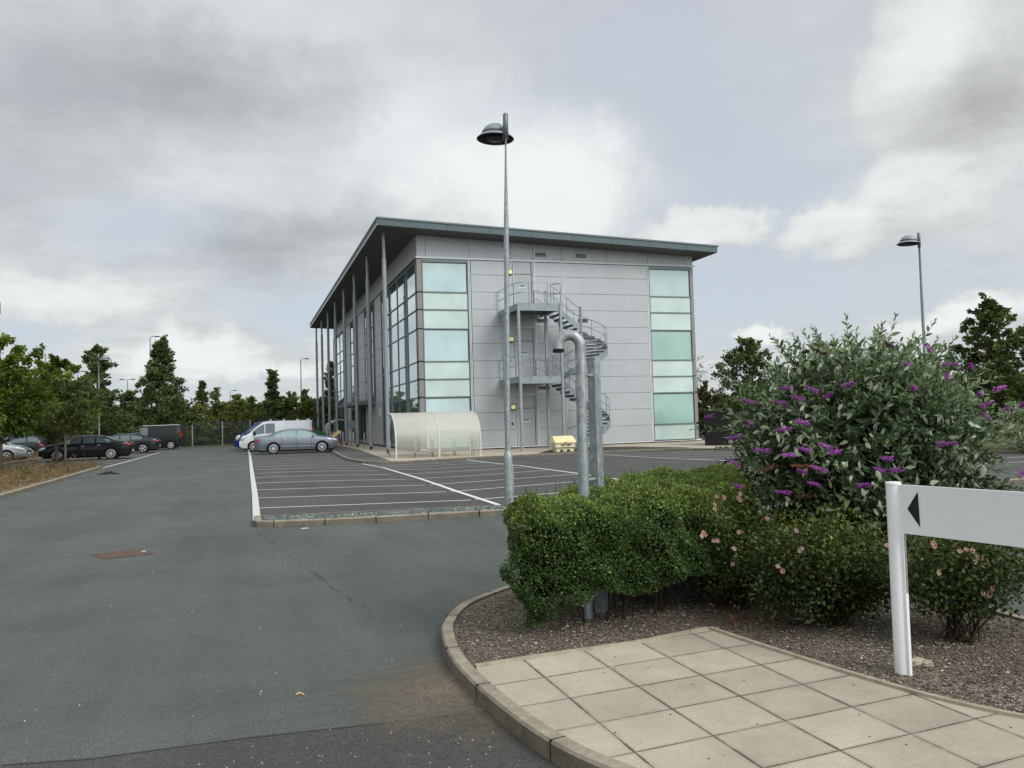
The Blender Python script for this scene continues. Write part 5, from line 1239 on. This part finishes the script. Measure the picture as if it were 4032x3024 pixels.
# dark woody inside
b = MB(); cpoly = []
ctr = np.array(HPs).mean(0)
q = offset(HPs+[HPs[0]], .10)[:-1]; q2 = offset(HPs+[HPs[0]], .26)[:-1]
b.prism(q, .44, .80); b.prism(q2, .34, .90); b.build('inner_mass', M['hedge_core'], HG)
b = MB()
for k in range(60):
    while True:
        x = random.uniform(2.2, 4.7); y = random.uniform(5.75, 7.6)
        if in_poly(HPs, x, y): break
    p = Vector((x, y, .06)); p2 = p+Vector((random.gauss(0, .05), random.gauss(0, .05), .35)); p3 = p2+Vector((random.gauss(0, .15), random.gauss(0, .15), .4))
    b.tube([p, p2, p3], [.010, .006, .003], 5, caps=False)
b.build('stems', M['twig'], HG)

# ------------------------------------------------------------------ flowering bush
BC = np.array([4.98, 5.82, 1.24]); BR = np.array([1.19, 1.02, 1.07])
BU = thing('buddleia_bush', 'large grey green bush covered in purple flower spikes behind the sign', 'flowering bush', (4.98, 5.75, .1))
def bsurf(dv, k=1.0):
    dv = unit(dv); lump = 1+.09*np.sin(dv[:, 0]*7+dv[:, 2]*5)+.07*np.sin(dv[:, 1]*9-dv[:, 2]*8)+.05*np.sin(dv[:, 0]*17+dv[:, 1]*13)
    return BC+dv*BR*(lump*k)[:, None]
ns = 820; dv = rand_dirs(ns, .12); dv = dv[dv[:, 2] > -.8]; ns = len(dv)
tipk = rng.uniform(.70, 1.08, ns); tip = bsurf(dv, tipk); tip[:, 2] += np.where(dv[:, 2] > .6, rng.uniform(-.05, .10, ns), 0)
root = np.array([4.98, 5.75, .1])+rng.normal(0, .14, (ns, 3))*np.array([1, 1, 0])
b = MB(); LC = []; LD = []; LN = []; LS = []; LSh = []; tips_out = []
for i in range(ns):
    p0 = Vector(root[i]); p3 = Vector(tip[i]); inner = Vector(BC+(tip[i]-BC)*.38)
    out = (p3-inner).normalized(); q1 = p0.lerp(inner, .6)+Vector((0, 0, .1)); q2 = inner.lerp(p3, .55)+Vector((0, 0, .03))
    if i % 5 == 0: b.tube([p0, q1, inner, q2, p3], [.013, .010, .006, .004, .002], 5, caps=False)
    else: b.tube([inner, q2, p3], [.004, .003, .0018], 4, caps=False)
    m_ = 13; tips_out.append((p3, out)); ct = min(1, max(0, .22+.25*random.random()+.45*dv[i][2]))
    for j in range(m_):
        t = 1-j*.062-random.random()*.02; pt = (inner.lerp(p3, t)+Vector((0, 0, .03*math.sin(t*PI)))); a = j*PI/2+i
        s1 = out.cross(Vector((0, 0, 1))); s1 = s1.normalized() if s1.length > .05 else Vector((1, 0, 0)); s2 = out.cross(s1)
        for sg_ in (1, -1):
            side = (s1*math.cos(a)+s2*math.sin(a))*sg_
            LN.append(out*.7+Vector((0, 0, .8))); LC.append(pt); LD.append(side*1.0+out*(.8+.6*(j < 2))+Vector((0, 0, .3))); LS.append((.042+.042*min(1, j/4))*random.uniform(.75, 1.25)); LSh.append(min(1, max(0, ct+random.gauss(0, .14)+(.2 if j < 2 else -.02*j))))
b.build('stems', M['twig'], BU)
LC = np.array([tuple(v) for v in LC]); LD = np.array([tuple(v) for v in LD]); n = len(LC); LD = LD+rng.normal(0, .25, (n, 3))
LN = np.array([tuple(v) for v in LN]); LN = LN+rng.normal(0, .54, (n, 3)); LN = LN+np.array([[-.25, -.6, 0]])
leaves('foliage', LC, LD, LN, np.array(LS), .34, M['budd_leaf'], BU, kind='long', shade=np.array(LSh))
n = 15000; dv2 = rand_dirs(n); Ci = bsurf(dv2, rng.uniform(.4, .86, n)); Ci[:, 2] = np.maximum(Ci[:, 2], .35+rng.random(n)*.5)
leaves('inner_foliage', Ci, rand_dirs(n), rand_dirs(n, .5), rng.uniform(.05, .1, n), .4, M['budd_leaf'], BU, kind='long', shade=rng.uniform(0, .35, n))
FL = [(3.82,5.68,1.69),(3.95,5.37,1.78),(4.04,5.21,1.76),(4.10,5.11,1.71),(4.22,5.05,1.78),(3.96,5.27,1.70),(3.89,5.37,1.67),(3.94,5.20,1.52),(3.86,5.31,1.47),(3.77,5.59,1.51),(3.74,5.77,1.41),(3.73,5.78,1.21),(3.78,5.46,1.31),(3.86,5.27,1.28),(3.93,5.18,1.32),(4.03,5.06,1.34),(4.07,5.03,1.30),(3.99,5.11,1.18),(3.87,5.36,1.00),(3.98,5.16,1.07),(3.77,5.79,1.02),(4.23,4.94,1.06),(4.35,4.84,1.25),(4.40,4.82,1.17),(4.31,4.86,1.17),(4.75,4.72,1.34),(4.65,4.93,1.92),(4.61,4.84,1.74),(4.90,4.83,1.82),(4.90,4.99,2.04),(5.19,4.90,1.90),(4.98,4.88,1.91),(5.45,4.89,1.73),(5.18,4.77,1.61),(5.42,4.82,1.57),(5.12,4.73,1.53),(5.62,4.89,1.09),(3.92,5.20,1.16),(5.14,4.79,1.69),(5.67,4.90,1.60)]
SPT = [(4.42,5.56,2.06),(4.76,5.22,2.08)]; SPB = [(3.80,5.43,1.18),(3.95,5.24,0.97),(3.92,5.19,1.20)]
extra = [tuple(bsurf(np.array([v]), np.array([1.0]))[0]) for v in rng.normal(size=(10, 3))*np.array([1, .6, .6])+np.array([.4, .9, .2])]
def panicle(p, L, r_, mat, parent, droop=.0):
    out = Vector(p)-Vector(BC); out.z *= .25; out.normalize()
    tang = Vector((out.y, -out.x, 0)); ax = (out*random.uniform(.2, .6)+tang*random.choice((-1, 1, 1))*random.uniform(.5, 1)+Vector((0, 0, random.uniform(-.15, .35)-droop))).normalized()
    p = Vector(p)+out*.03; n = 170; t = rng.random(n)**.8; a = rng.uniform(0, 2*PI, n)
    s1 = ax.cross(Vector((0, 0, 1))).normalized(); s2 = ax.cross(s1); r__ = r_*np.power(1-t*.82, .8)
    C = np.array(p)+np.outer((t-.5)*L, np.array(ax))+np.array(s1)*(np.cos(a)*r__)[:, None]+np.array(s2)*(np.sin(a)*r__)[:, None]
    rad = np.array(s1)*np.cos(a)[:, None]+np.array(s2)*np.sin(a)[:, None]
    tz = unit(rad+rng.normal(0, .5, (n, 3)))
    leaves('flower', C, unit(np.cross(rad, np.array(ax)))+rng.normal(0, .5, (n, 3)), rad+rng.normal(0, .3, (n, 3)), rng.uniform(.007, .013, n), .95, M[mat], parent, shade=np.clip(.25+.5*rng.random(n)+.25*rad[:, 2], 0, 1))
for p in FL+extra: panicle(p, random.uniform(.085, .135), random.uniform(.015, .021), 'purple', BU)
for p in SPT: panicle(p, .13, .011, 'purple_dark', BU)
for p in SPB: panicle(p, .15, .016, 'spent', BU, .2)

# ------------------------------------------------------------------ rose bushes
def rose(label, c, rad, top, nl, stems, flowers, extra_f, low, hue=0):
    t = thing('rose_bush', label, 'rose bush', (c[0], c[1], .09), 0, 'rose bushes in the kerbed bed')
    b = MB(); cl = []
    for k in range(stems):
        a = random.uniform(0, 2*PI); r_ = random.random()**.5*.95
        e = Vector((c[0]+math.cos(a)*rad[0]*r_, c[1]+math.sin(a)*rad[1]*r_, random.uniform(low+.1, top)*(1-.25*r_)+.05)); s0 = Vector((c[0]+random.gauss(0, .07), c[1]+random.gauss(0, .06), .08))
        m1 = s0.lerp(e, .35)+Vector((random.gauss(0, .03), random.gauss(0, .03), .05)); m2 = s0.lerp(e, .7)+Vector((random.gauss(0, .03), random.gauss(0, .03), .04))
        b.tube([s0, m1, m2, e], [.007*random.uniform(.5, 1.2), .005, .0035, .002], 5, caps=False); cl += [e, m2.lerp(e, .5)]+([m2] if m2.z > low else [])+([m1] if m1.z > low-.05 else [])
    b.build('stems', M['twig'], t)
    CL = np.array([tuple(v) for v in cl]); k = rng.integers(0, len(CL), nl); off = rand_dirs(nl)*(rng.random(nl)**.5)[:, None]*.15
    C = CL[k]+off; m_ = (C[:, 2] > low-.1*rng.random(nl)); C = C[m_]; off = off[m_]; n = len(C)
    shd = np.clip(.1+.55*rng.random(n)**1.4+.3*np.clip((C[:, 2]-.55)*1.5, -.3, .5)+1.2*off[m_[:0].size:, 2][:n]+.12*hue+(rng.random(n) < .05)*.35, 0, 1)
    leaves('foliage', C, unit(off+rng.normal(0, .06, (n, 3))), rand_dirs(n, 1.3), rng.uniform(.018, .038, n), .7, M['rose_leaf'], t, shade=shd)
    fl = list(flowers)+[tuple(CL[rng.integers(0, len(CL))]+np.array([0, -.05, .06])) for _ in range(extra_f)]
    for p in fl:
        for q in range(random.choice((1, 2, 3))):
            pc = np.array(p)+rng.normal(0, .012, 3)*(q > 0)*1.6; m_ = 14; a = np.arange(m_)*2*PI/5+rng.random(); fd = unit(np.array([[random.gauss(-.2, .3), -1, random.uniform(.1, .9)]]))[0]
            s1 = unit(np.cross(fd, [0, 0, 1])[None])[0]; s2 = np.cross(fd, s1); d = np.outer(np.cos(a), s1)+np.outer(np.sin(a), s2)+fd*.5
            leaves('flower', np.tile(pc, (m_, 1)), d, np.tile(fd, (m_, 1)), rng.uniform(.015, .024, m_), 1.0, M['pink'], t, shade=np.clip(rng.normal(random.choice((.25, .6, .85)), .15, m_), 0, 1))
    return t
rose('rose bush with pale pink blooms between the clipped hedge and the purple bush', (3.66, 5.75), (.5, .4), .98, 13500, 60, [(3.33,5.45,0.99),(3.39,5.45,0.98),(3.52,5.45,0.96),(3.31,5.45,0.90),(3.22,5.45,0.71),(3.32,5.45,0.66),(3.46,5.45,0.59),(3.44,5.45,0.48),(3.51,5.45,0.71)], 2, .26, .6)
rose('low spreading rose bush in front of the purple bush, left of the white post', (3.97, 5.0), (.66, .40), .86, 22000, 84, [(3.34,4.85,0.88),(3.57,4.85,0.79),(3.61,4.85,0.66),(3.41,4.85,0.56),(3.82,4.85,0.46)], 3, .22, .2)
rose('rose bush with bare crooked stems under the sign board', (4.42, 4.3), (.66, .38), .86, 12500, 36, [(4.25,4.10,0.71),(4.34,4.10,0.66),(4.42,4.10,0.61),(4.03,4.10,0.59),(4.37,4.10,0.43),(3.66,4.10,0.78),(4.00,4.10,0.77)], 2, .34, .3)
rose('rose bush behind the others in the shade under the purple bush', (4.4, 5.7), (.72, .55), .92, 20000, 64, [], 4, .26, .1)
# seedling and orange dead leaves
sd = thing('buddleia_seedling', 'small grey green seedling at the edge of the bed before the rose bushes', 'seedling', (3.72, 4.98, .09))
n = 26; a = rng.uniform(0, 2*PI, n); C = np.stack([3.72+rng.normal(0, .05, n), 4.98+rng.normal(0, .04, n), .12+rng.random(n)*.14], 1)
leaves('foliage', C, np.stack([np.cos(a), np.sin(a), np.full(n, .5)], 1), rand_dirs(n, 1), rng.uniform(.05, .1, n), .32, M['budd_leaf'], sd, kind='long', shade=rng.uniform(.5, 1, n))
n = 420; C = np.stack([rng.normal(3.6, .28, n), rng.normal(5.25, .16, n), .09+rng.random(n)**3*.12], 1)
tag(leaves('dead_leaves', C, rand_dirs(n, .2), rand_dirs(n, 1), rng.uniform(.015, .035, n), .6, M['spent'], shade=rng.uniform(.4, 1, n)), 'rusty dead leaves gathered under the rose bushes', 'leaf litter', kind='stuff')
n = 900; C = np.stack([rng.uniform(2.6, 5.1, n), rng.uniform(3.6, 6.2, n), np.full(n, .09)+rng.random(n)**3*.03], 1); keep = [in_poly(bedpoly, x, y) for x, y, _ in C]; C = C[keep]; n = len(C)
tag(leaves('twig_litter', C, rand_dirs(n)*np.array([1, 1, .15]), rand_dirs(n, 1), rng.uniform(.02, .07, n), .12, M['dry_weed'], shade=rng.uniform(0, .6, n)), 'thin dry twigs strewn over the bark under the bushes', 'twig litter', kind='stuff')

# dry weeds on the left island
def weeds(n, fx_, label):
    P_ = np.array([fx_() for _ in range(n)]); k = 9; C = []; Dd = []; Ls = []; Sh = []
    for x, y, h in P_:
        tx, ty = random.gauss(0, .12), random.gauss(0, .12); s0 = random.random()
        for j in range(k):
            t = (j+.5)/k; C.append((x+tx*t*h, y+ty*t*h, .08+h*t)); a = random.random()*6.28; Dd.append((math.cos(a), math.sin(a), random.uniform(.2, 1.4))); Ls.append(random.uniform(.04, .11)); Sh.append(min(1, max(0, s0*.5+random.random()*.5)))
        C.append((x, y, .08)); Dd.append((tx, ty, 1)); Ls.append(h*1.1); Sh.append(s0*.4)
    n_ = len(C); Ls = np.array(Ls); wd_ = np.where((np.arange(n_) % 10) == 9, .035, .3); return tag(leaves('dry_weeds', np.array(C), np.array(Dd), rand_dirs(n_, .3), Ls, wd_, M['dry_weed'], shade=np.array(Sh)), label, 'weeds', kind='stuff')
weeds(2600, lambda: (-6.1-abs(random.gauss(0, 3.0)), random.uniform(23, 42), abs(random.gauss(.08, .10))+.03+(.4 if random.random() < .05 else 0)), 'dry brown weeds covering the left planting island')
weeds(700, lambda: (random.uniform(-13.2, -12.1), random.uniform(47, 75), abs(random.gauss(.25, .15))), 'dry weeds on the strip between the rows of parked cars')
for lb, x, y, s_ in (('small round green weed at the edge of the dry island', -7.2, 32.5, .3), ('reddish dock weed near the kerb of the dry island', -7.6, 38.6, .34)):
    n = 260; C = np.array([x, y, .15])+rand_dirs(n, .6)*rng.random((n, 1))*s_; C[:, 2] = np.abs(C[:, 2]-.09)+.09
    tag(leaves('weed_clump', C, rand_dirs(n, .5), rand_dirs(n, .5), rng.uniform(.05, .09, n), .6, M['leaf_red' if 'red' in lb else 'leaf_mid']), lb, 'weed')

# ------------------------------------------------------------------ vehicles
def interp(P_, x):
    xs = [p[0] for p in P_]; ys = [p[1] for p in P_]
    if x <= xs[0]: return ys[0]
    if x >= xs[-1]: return ys[-1]
    for i in range(len(xs)-1):
        if xs[i] <= x <= xs[i+1]:
            h = xs[i+1]-xs[i]; t = (x-xs[i])/h
            def sl(k):
                if k <= 0 or k >= len(xs)-1: return 0
                a = (ys[k]-ys[k-1])/(xs[k]-xs[k-1]); c = (ys[k+1]-ys[k])/(xs[k+1]-xs[k]); return 0 if a*c <= 0 else 2*a*c/(a+c)
            m0, m1 = sl(i)*h, sl(i+1)*h
            return (2*t**3-3*t*t+1)*ys[i]+(t**3-2*t*t+t)*m0+(-2*t**3+3*t*t)*ys[i+1]+(t**3-t*t)*m1
def vehicle(name, label, cat, loc, rz, paint, top, belt, Lf, Lr, W, xf, xr, rw, side_glass, screen, rear, van=False, glass='car_glass', tint=None, spokes=10, trimline=True, group=None, chrome=False, lower='bumper'):
    """x forward; top/belt are height profiles; side_glass list of (x0,x1)"""
    t = thing(name, label, cat, loc, rz, group)
    tum = .16 if van else .42
    def hw(x):
        u_ = (x-Lf)/(.75) if x > 0 else (-x-Lr)/(.6)
        u_ = max(-1, min(0, u_))+1
        return W/2*(1-(.20 if not van else .12)*u_**2.6)
    def zb(x): return interp(belt, x)
    def zt(x): return max(interp(top, x), .45)
    def zlo(x):
        e = max(0, (x-(Lf-.45))/.45, (-x-(Lr-.5))/.5); return .19+.10*e*e
    def ring(x):
        h = hw(x); b0 = zlo(x); T = zt(x); B0 = min(zb(x), T-.015); gh = T-B0
        wr = h*.965-tum*gh-.01
        mid = b0+(B0-b0)*.42
        return [(0, b0), (h*.80, b0), (h*.955, b0+.05), (h*.99, mid-.08), (h, mid+.06), (h*.993, B0-(B0-mid)*.3), (h*.965, B0), (wr+tum*.12*gh, T-.10*min(1, gh*3)-.004), (wr-.05, T-.028*min(1, gh*4)-.003), (wr-.17, T), (0, T+.012)]
    xs = sorted(set([-Lr, -Lr+.02, -Lr+.06, -Lr+.12]+[round(-Lr+.18+(Lf+Lr-.36)*i/54, 4) for i in range(55)]+[Lf-.12, Lf-.06, Lf-.02, Lf]))
    b = MB(); vs = []; k = 20
    for x in xs:
        r_ = ring(x); e = 1.0
        full = r_+[(-y, z) for y, z in r_[-2:0:-1]]
        vs += [(x, y, z) for y, z in full]
    n = len(xs); fs = []
    for i in range(n-1):
        for j in range(k): fs.append((i*k+j, i*k+(j+1) % k, (i+1)*k+(j+1) % k, (i+1)*k+j))
    fs += [tuple(range(k-1, -1, -1)), tuple(range((n-1)*k, n*k))]
    b.add(vs, [f[::-1] for f in fs])
    bd = b.build('body', M[paint], t, smooth=True, local=True, angle=38)
    # wheel arches cut from the body
    c = MB()
    for xw in (xf, xr):
        m_ = Matrix.Translation((xw, -W, rw-.0)) @ Matrix.Rotation(-PI/2, 4, 'X'); c.lathe([(rw+.055, 0), (rw+.055, 2*W)], 32, m_)
    cu = c.build('cutter', None, None)
    md = bd.modifiers.new('cut', 'BOOLEAN'); md.object = cu; md.operation = 'DIFFERENCE'; md.solver = 'EXACT'
    bpy.context.view_layer.update(); dg = bpy.context.evaluated_depsgraph_get()
    cu.matrix_world = Matrix.Identity(4)
    # cutter lives in world space for a moment at the body's own origin
    cu.parent = t; bpy.context.view_layer.update(); dg = bpy.context.evaluated_depsgraph_get()
    me = bpy.data.meshes.new_from_object(bd.evaluated_get(dg)); bd.modifiers.clear(); bd.data = me; me.name = 'body'
    bpy.data.objects.remove(cu)
    for xw in (xf, xr):
        q = MB(); q.box(xw-rw-.1, xw+rw+.1, -W/2+.26, W/2-.26, .2, min(zb(xw)-.08, rw*2+.2)); q.build('wheel_housing', M['under'], t, local=True)
    q = MB(); q.box(-Lr+.25, Lf-.25, -W/2+.16, W/2-.16, .15, .30); q.build('underbody', M['under'], t, local=True)
    # glass laid on the body surface
    def side_pt(x, s, sgn, off=.007):
        r_ = ring(x); (y0, z0), (y1, z1) = r_[6], r_[7]; y = y0+(y1-y0)*s; z = z0+(z1-z0)*s; return (x, sgn*(y+off), z+.002)
    for sgn in (1, -1):
        for x0, x1 in side_glass:
            q = MB(); m_ = 8; v = []
            for i in range(m_+1):
                x = x0+(x1-x0)*i/m_
                v += [side_pt(x, .07, sgn), side_pt(x, .5, sgn), side_pt(x, .93, sgn)]
            q.add(v, [f if sgn > 0 else f[::-1] for i in range(m_) for f in ((i*3, i*3+1, i*3+4, i*3+3), (i*3+1, i*3+2, i*3+5, i*3+4))])
            q.build('side_window', M[glass], t, local=True, smooth=True)
        if chrome:
            q = MB(); x0 = min(a for a, _ in side_glass); x1 = max(a for _, a in side_glass)
            xsn = np.linspace(x0-.03, x1+.03, 24); q.tube([side_pt(x, .0, sgn, .01) for x in xsn], .012, 5); q.tube([side_pt(x, 1.0, sgn, .006) for x in xsn], .010, 5); q.build('window_trim', M['chrome'], t, local=True)
    def top_patch(x0, x1, nm, mt, inset=.10):
        q = MB(); m_ = 6; v = []
        for i in range(m_+1):
            x = x0+(x1-x0)*i/m_; r_ = ring(x); w_ = r_[8][0]-inset+.04; zc = r_[9][1]
            for s in (-1, -.6, 0, .6, 1): v.append((x, w_*s, zc+.016-.018*abs(s)**2+.006))
        q.add(v, [(i*5+j, (i+1)*5+j, (i+1)*5+j+1, i*5+j+1) for i in range(m_) for j in range(4)]); q.build(nm, M[mt], t, local=True, smooth=True)
    top_patch(screen[0], screen[1], 'windscreen', glass)
    if rear: top_patch(rear[0], rear[1], 'rear_window', glass)
    # lower trim, door seams and handles
    for sgn in (1, -1):
        def ypt(x, z):
            r_ = ring(x); 
            for (y0, z0), (y1, z1) in zip(r_[1:], r_[2:]):
                if z0 <= z <= z1 and z1 > z0: return y0+(y1-y0)*(z-z0)/(z1-z0)
            return hw(x)
        seams = ([xf-.62, (xf+xr)/2-.08, xr+.5] if not van else [xf-.42, xf-1.5, xr+.3])
        q = MB()
        for sx_ in seams:
            zz = np.linspace(zlo(sx_)+.08, zb(sx_)-.02, 8); v = []
            for z in zz:
                y = ypt(sx_, z); v += [(sx_-.007, sgn*(y+.004), z), (sx_+.007, sgn*(y+.004), z)]
            q.add(v, [(2*i, 2*i+1, 2*i+3, 2*i+2) for i in range(7)])
        q.build('door_seam', M['under'], t, local=True)
        for hx in ([seams[1]+.16, seams[2]+.13] if not van else [seams[1]+.2]):
            z = zb(hx)-.12; q = MB(); q.ball((hx, sgn*(ypt(hx, z)+.012), z), .11, .018, .018, 8, 5); q.build('door_handle', M['chrome' if chrome or paint == 'car_black' else 'frame_dark'], t, local=True)
        if trimline:
            q = MB(); xsn = np.linspace(xr+rw+.1, xf-rw-.1, 14); q.tube([(x, sgn*(ypt(x, .44)+.004), .44) for x in xsn], .011, 5); q.build('side_moulding', M['rim' if paint == 'car_silver' else lower], t, local=True)
        # mirror
        mx = side_glass[0][1]-.05 if side_glass[0][1] > 0 else max(a for _, a in side_glass)-.05
        mx = max(a for _, a in side_glass)-.12; q = MB(); z = zb(mx)+.09; q.ball((mx, sgn*(hw(mx)+.11), z+.02), .06 if not van else .08, .10, .07 if not van else .15, 10, 6); q.obox((mx, sgn*(hw(mx)+.01), z-.03), .05, .12, .03)
        q.build('wing_mirror', M['bumper' if van or paint != 'car_silver' else 'car_silver'], t, local=True, smooth=True)
        # lights
        zf = interp(top, Lf-.25)-.12; q = MB(); q.ball((Lf-.26, sgn*(hw(Lf-.26)-.07), zf), .23, .10, .085 if not van else .15, 12, 8, Matrix.Rotation(.32 if not van else .9, 3, 'Y')); q.build('headlight', M['headlamp'], t, local=True, smooth=True)
        q = MB()
        if van: q.box(-Lr-.012, -Lr+.10, sgn*(W/2*.88-.10), sgn*(W/2*.88+.0335) if 0 else sgn*(W/2*.88+.025), .95, 1.5)
        else: zr = interp(belt, -Lr+.1)-.12; q.ball((-Lr+.20, sgn*(hw(-Lr+.2)-.055), zr), .23, .085, .075, 12, 8, Matrix.Rotation(-.1, 3, 'Y'))
        q.build('tail_light', M['taillamp'], t, local=True, smooth=not van)
    if van:
        q = MB(); q.box(Lf-.25, Lf+.03, -W/2*.86, W/2*.86, .25, .58); q.build('front_bumper', M[lower], t, local=True, bevel=.05)
        q = MB(); q.box(-Lr-.04, -Lr+.2, -W/2*.9, W/2*.9, .28, .55); q.build('rear_bumper', M[lower], t, local=True, bevel=.04)
    q = MB(); q.box(Lf-.05, Lf+.006, -.42, .42, .52 if not van else .62, .64 if not van else .78); q.build('grille', M['under'], t, local=True)
    for sx_, yaw_ in ((Lf+.008, 0), (-Lr-.008, 0)):
        q = MB(); q.box(min(sx_, sx_-.0)-.006, sx_+.006, -.26, .26, .42, .53); q.build('number_plate', M['white' if sx_ > 0 else 'salt'], t, local=True)
    # wheels
    for xw in (xf, xr):
        for sgn in (1, -1):
            wh = bpy.data.objects.new('wheel', None); link(wh, t); wh.location = (xw, sgn*(W/2-.125), rw)
            m_ = Matrix.Rotation(-PI/2*sgn, 4, 'X'); rr = rw*.70
            q = MB(); q.lathe([(rr, -.10), (rw-.02, -.105), (rw, -.07), (rw, .07), (rw-.02, .10), (rr+.01, .105), (rr, .085)], 30, m_, close=True); q.build('tyre', M['rubber'], wh, local=True, smooth=True, angle=45)
            q = MB(); q.lathe([(rr+.004, .07), (rr, .096), (rr-.022, .10), (rr-.035, .075), (rr-.03, .06)], 30, m_, close=True); q.lathe([(.055, .05), (.05, .088), (.001, .09)], 14, m_)
            for s in range(spokes):
                a = 2*PI*s/spokes; dx_, dz_ = math.cos(a), math.sin(a); L0, L1 = .04, rr-.018; wd = (.016 if spokes >= 10 else .034)
                v = []
                for L_, ww, yy_ in ((L0, wd, .088), (L1, wd*.8, .088)):
                    for e in (-1, 1): v.append((dx_*L_-dz_*ww*e, sgn*yy_, dz_*L_+dx_*ww*e))
                for L_, ww, yy_ in ((L0, wd, .06), (L1, wd*.8, .06)):
                    for e in (-1, 1): v.append((dx_*L_-dz_*ww*e, sgn*yy_, dz_*L_+dx_*ww*e))
                q.add(v, [(0, 1, 3, 2), (0, 4, 5, 1), (2, 3, 7, 6), (0, 2, 6, 4), (1, 5, 7, 3)])
            q.build('rim', M['rim'], wh, local=True, smooth=True, angle=35)
            q = MB(); q.lathe([(rr, .0), (rr, .02), (.001, .02)], 24, m_); q.lathe([(.14, .02), (.14, .035), (.001, .035)], 20, m_); q.build('brake_disc', M['under'], wh, local=True)
    return t
SAL_T = [(-2.5, .86), (-2.42, 1.02), (-2.0, 1.07), (-1.55, 1.13), (-.95, 1.36), (-.35, 1.455), (.25, 1.45), (.75, 1.33), (1.35, 1.03), (1.9, .93), (2.25, .80), (2.38, .62)]
SAL_B = [(-2.5, .82), (-2.3, .98), (-1.6, .97), (0, .935), (1.2, .90), (1.9, .84), (2.4, .62)]
def saloon(label, loc, rz, paint, spokes=10, chrome=False, fast=False, nm='parked_car', sg=((-1.32, -.62), (-.54, .06), (.16, 1.02)), dark=True, W=1.82, group='cars parked on the left', gl='car_glass'):
    T = [(-2.44, .84), (-2.38, 1.0), (-2.0, 1.06), (-1.62, 1.12), (-1.0, 1.34), (-.4, 1.42), (.2, 1.425), (.7, 1.32), (1.35, 1.0), (1.9, .90), (2.22, .76), (2.36, .60)] if not fast else SAL_T
    return vehicle(nm, label, 'car', loc, rz, paint, T, SAL_B, 2.34, 2.44, W, 1.38, -1.38, .335, list(sg), (.70, 1.36), (-1.62, -.92), spokes=spokes, chrome=chrome, trimline=paint == 'car_silver', glass=gl, group=group)
saloon('silver grey saloon parked in the row before the white van', (2.93, 51.1, 0), 0, 'car_silver', 10, True, True, sg=((-1.28, -.98), (-.93, -.12), (.0, .98)), gl='car_glass_light', group='vehicles parked by the road edge line')
saloon('black saloon with ten spoke silver wheels nearest on the left', (-8.73, 53.4, 0), PI, 'car_black', 10)
saloon('dark grey saloon with five spoke wheels just beyond the black one', (-8.33, 65.3, 0), PI, 'car_dark', 5, True)
saloon('pale silver car at the left edge with only its front showing', (-14.6, 56.0, 0), 0, 'car_pale', 7)
HB_T = [(-2.1, .8), (-2.06, 1.1), (-1.9, 1.28), (-1.5, 1.5), (-.8, 1.58), (.2, 1.57), (.75, 1.45), (1.4, 1.08), (1.9, .95), (2.1, .74)]
HB_B = [(-2.1, .82), (-1.9, 1.05), (0, .98), (1.4, .92), (2.1, .66)]
def hatch(label, loc, rz, paint): return vehicle('parked_car', label, 'car', loc, rz, paint, HB_T, HB_B, 2.08, 2.1, 1.78, 1.3, -1.3, .33, [(-1.75, -1.15), (-1.05, -.1), (0, 1.05)], (.78, 1.42), (-2.04, -1.7), spokes=7, trimline=False, group='cars parked on the left')
hatch('dark estate car with red tail lights behind the pale silver car', (-14.9, 63.2, 0), PI, 'car_dark')
hatch('pale hatchback with its tail just left of the black saloon bonnet', (-15.2, 69.6, 0), PI, 'car_pale')
VT = [(-2.4, 1.86), (-2.36, 1.94), (-2.2, 1.98), (.45, 1.98), (.8, 1.93), (1.2, 1.70), (1.72, 1.24), (1.85, 1.14), (2.18, .96), (2.36, .72)]
VB = [(-2.4, 1.13), (0, 1.13), (1.3, 1.10), (1.7, 1.03), (2.2, .86), (2.4, .68)]
def van(label, loc, rz, paint, lower='bumper', group='vehicles parked by the road edge line', spokes=6):
    t = vehicle('parked_van', label, 'van', loc, rz, paint, VT, VB, 2.36, 2.4, 1.9, 1.48, -1.6, .335, [(.12, .72), (.78, 1.52)], (1.0, 1.74), None, van=True, spokes=spokes, lower=lower, trimline=False, group=group); return t
v1 = van('white panel van with roof bar brackets behind the silver saloon', (1.99, 58.0, 0), PI, 'car_white')
for sx_ in (.35, -.5, -1.4, -2.1):
    for sy_ in (-.7, .7): q = MB(); q.box(sx_-.03, sx_+.03, sy_-.02, sy_+.02, 1.96, 2.1); q.build('roof_bar_foot', M['white'], v1, local=True)
q = MB(); q.box(-2.42, -2.28, -.86, .86, .6, 1.9); q.build('rear_door', M['bumper'], v1, local=True, bevel=.02)
q = MB(); 
for sgn in (1, -1): q.box(-2.2, .1, sgn*.93, sgn*.953, 1.14, 1.18) if sgn > 0 else q.box(-2.2, .1, -.953, -.93, 1.14, 1.18)
q.build('sliding_rail', M['under'], v1, local=True)
van('blue van with its nose past the white van', (1.62, 63.0, 0), PI, 'car_blue', 'car_blue')
v3 = van('dark green van parked at the far end of the left bays', (-7.35, 73.6, 0), PI, 'car_green', 'car_green', 'cars parked on the left')
q = MB()
for sgn in (.76, -.76): q.tube([(.5, sgn, 1.96), (-2.2, sgn, 1.985)], .03, 6)
q.build('roof_glint', M['rim'], v3, local=True)  # bright tubes stand in for a silvery reflection along the roof
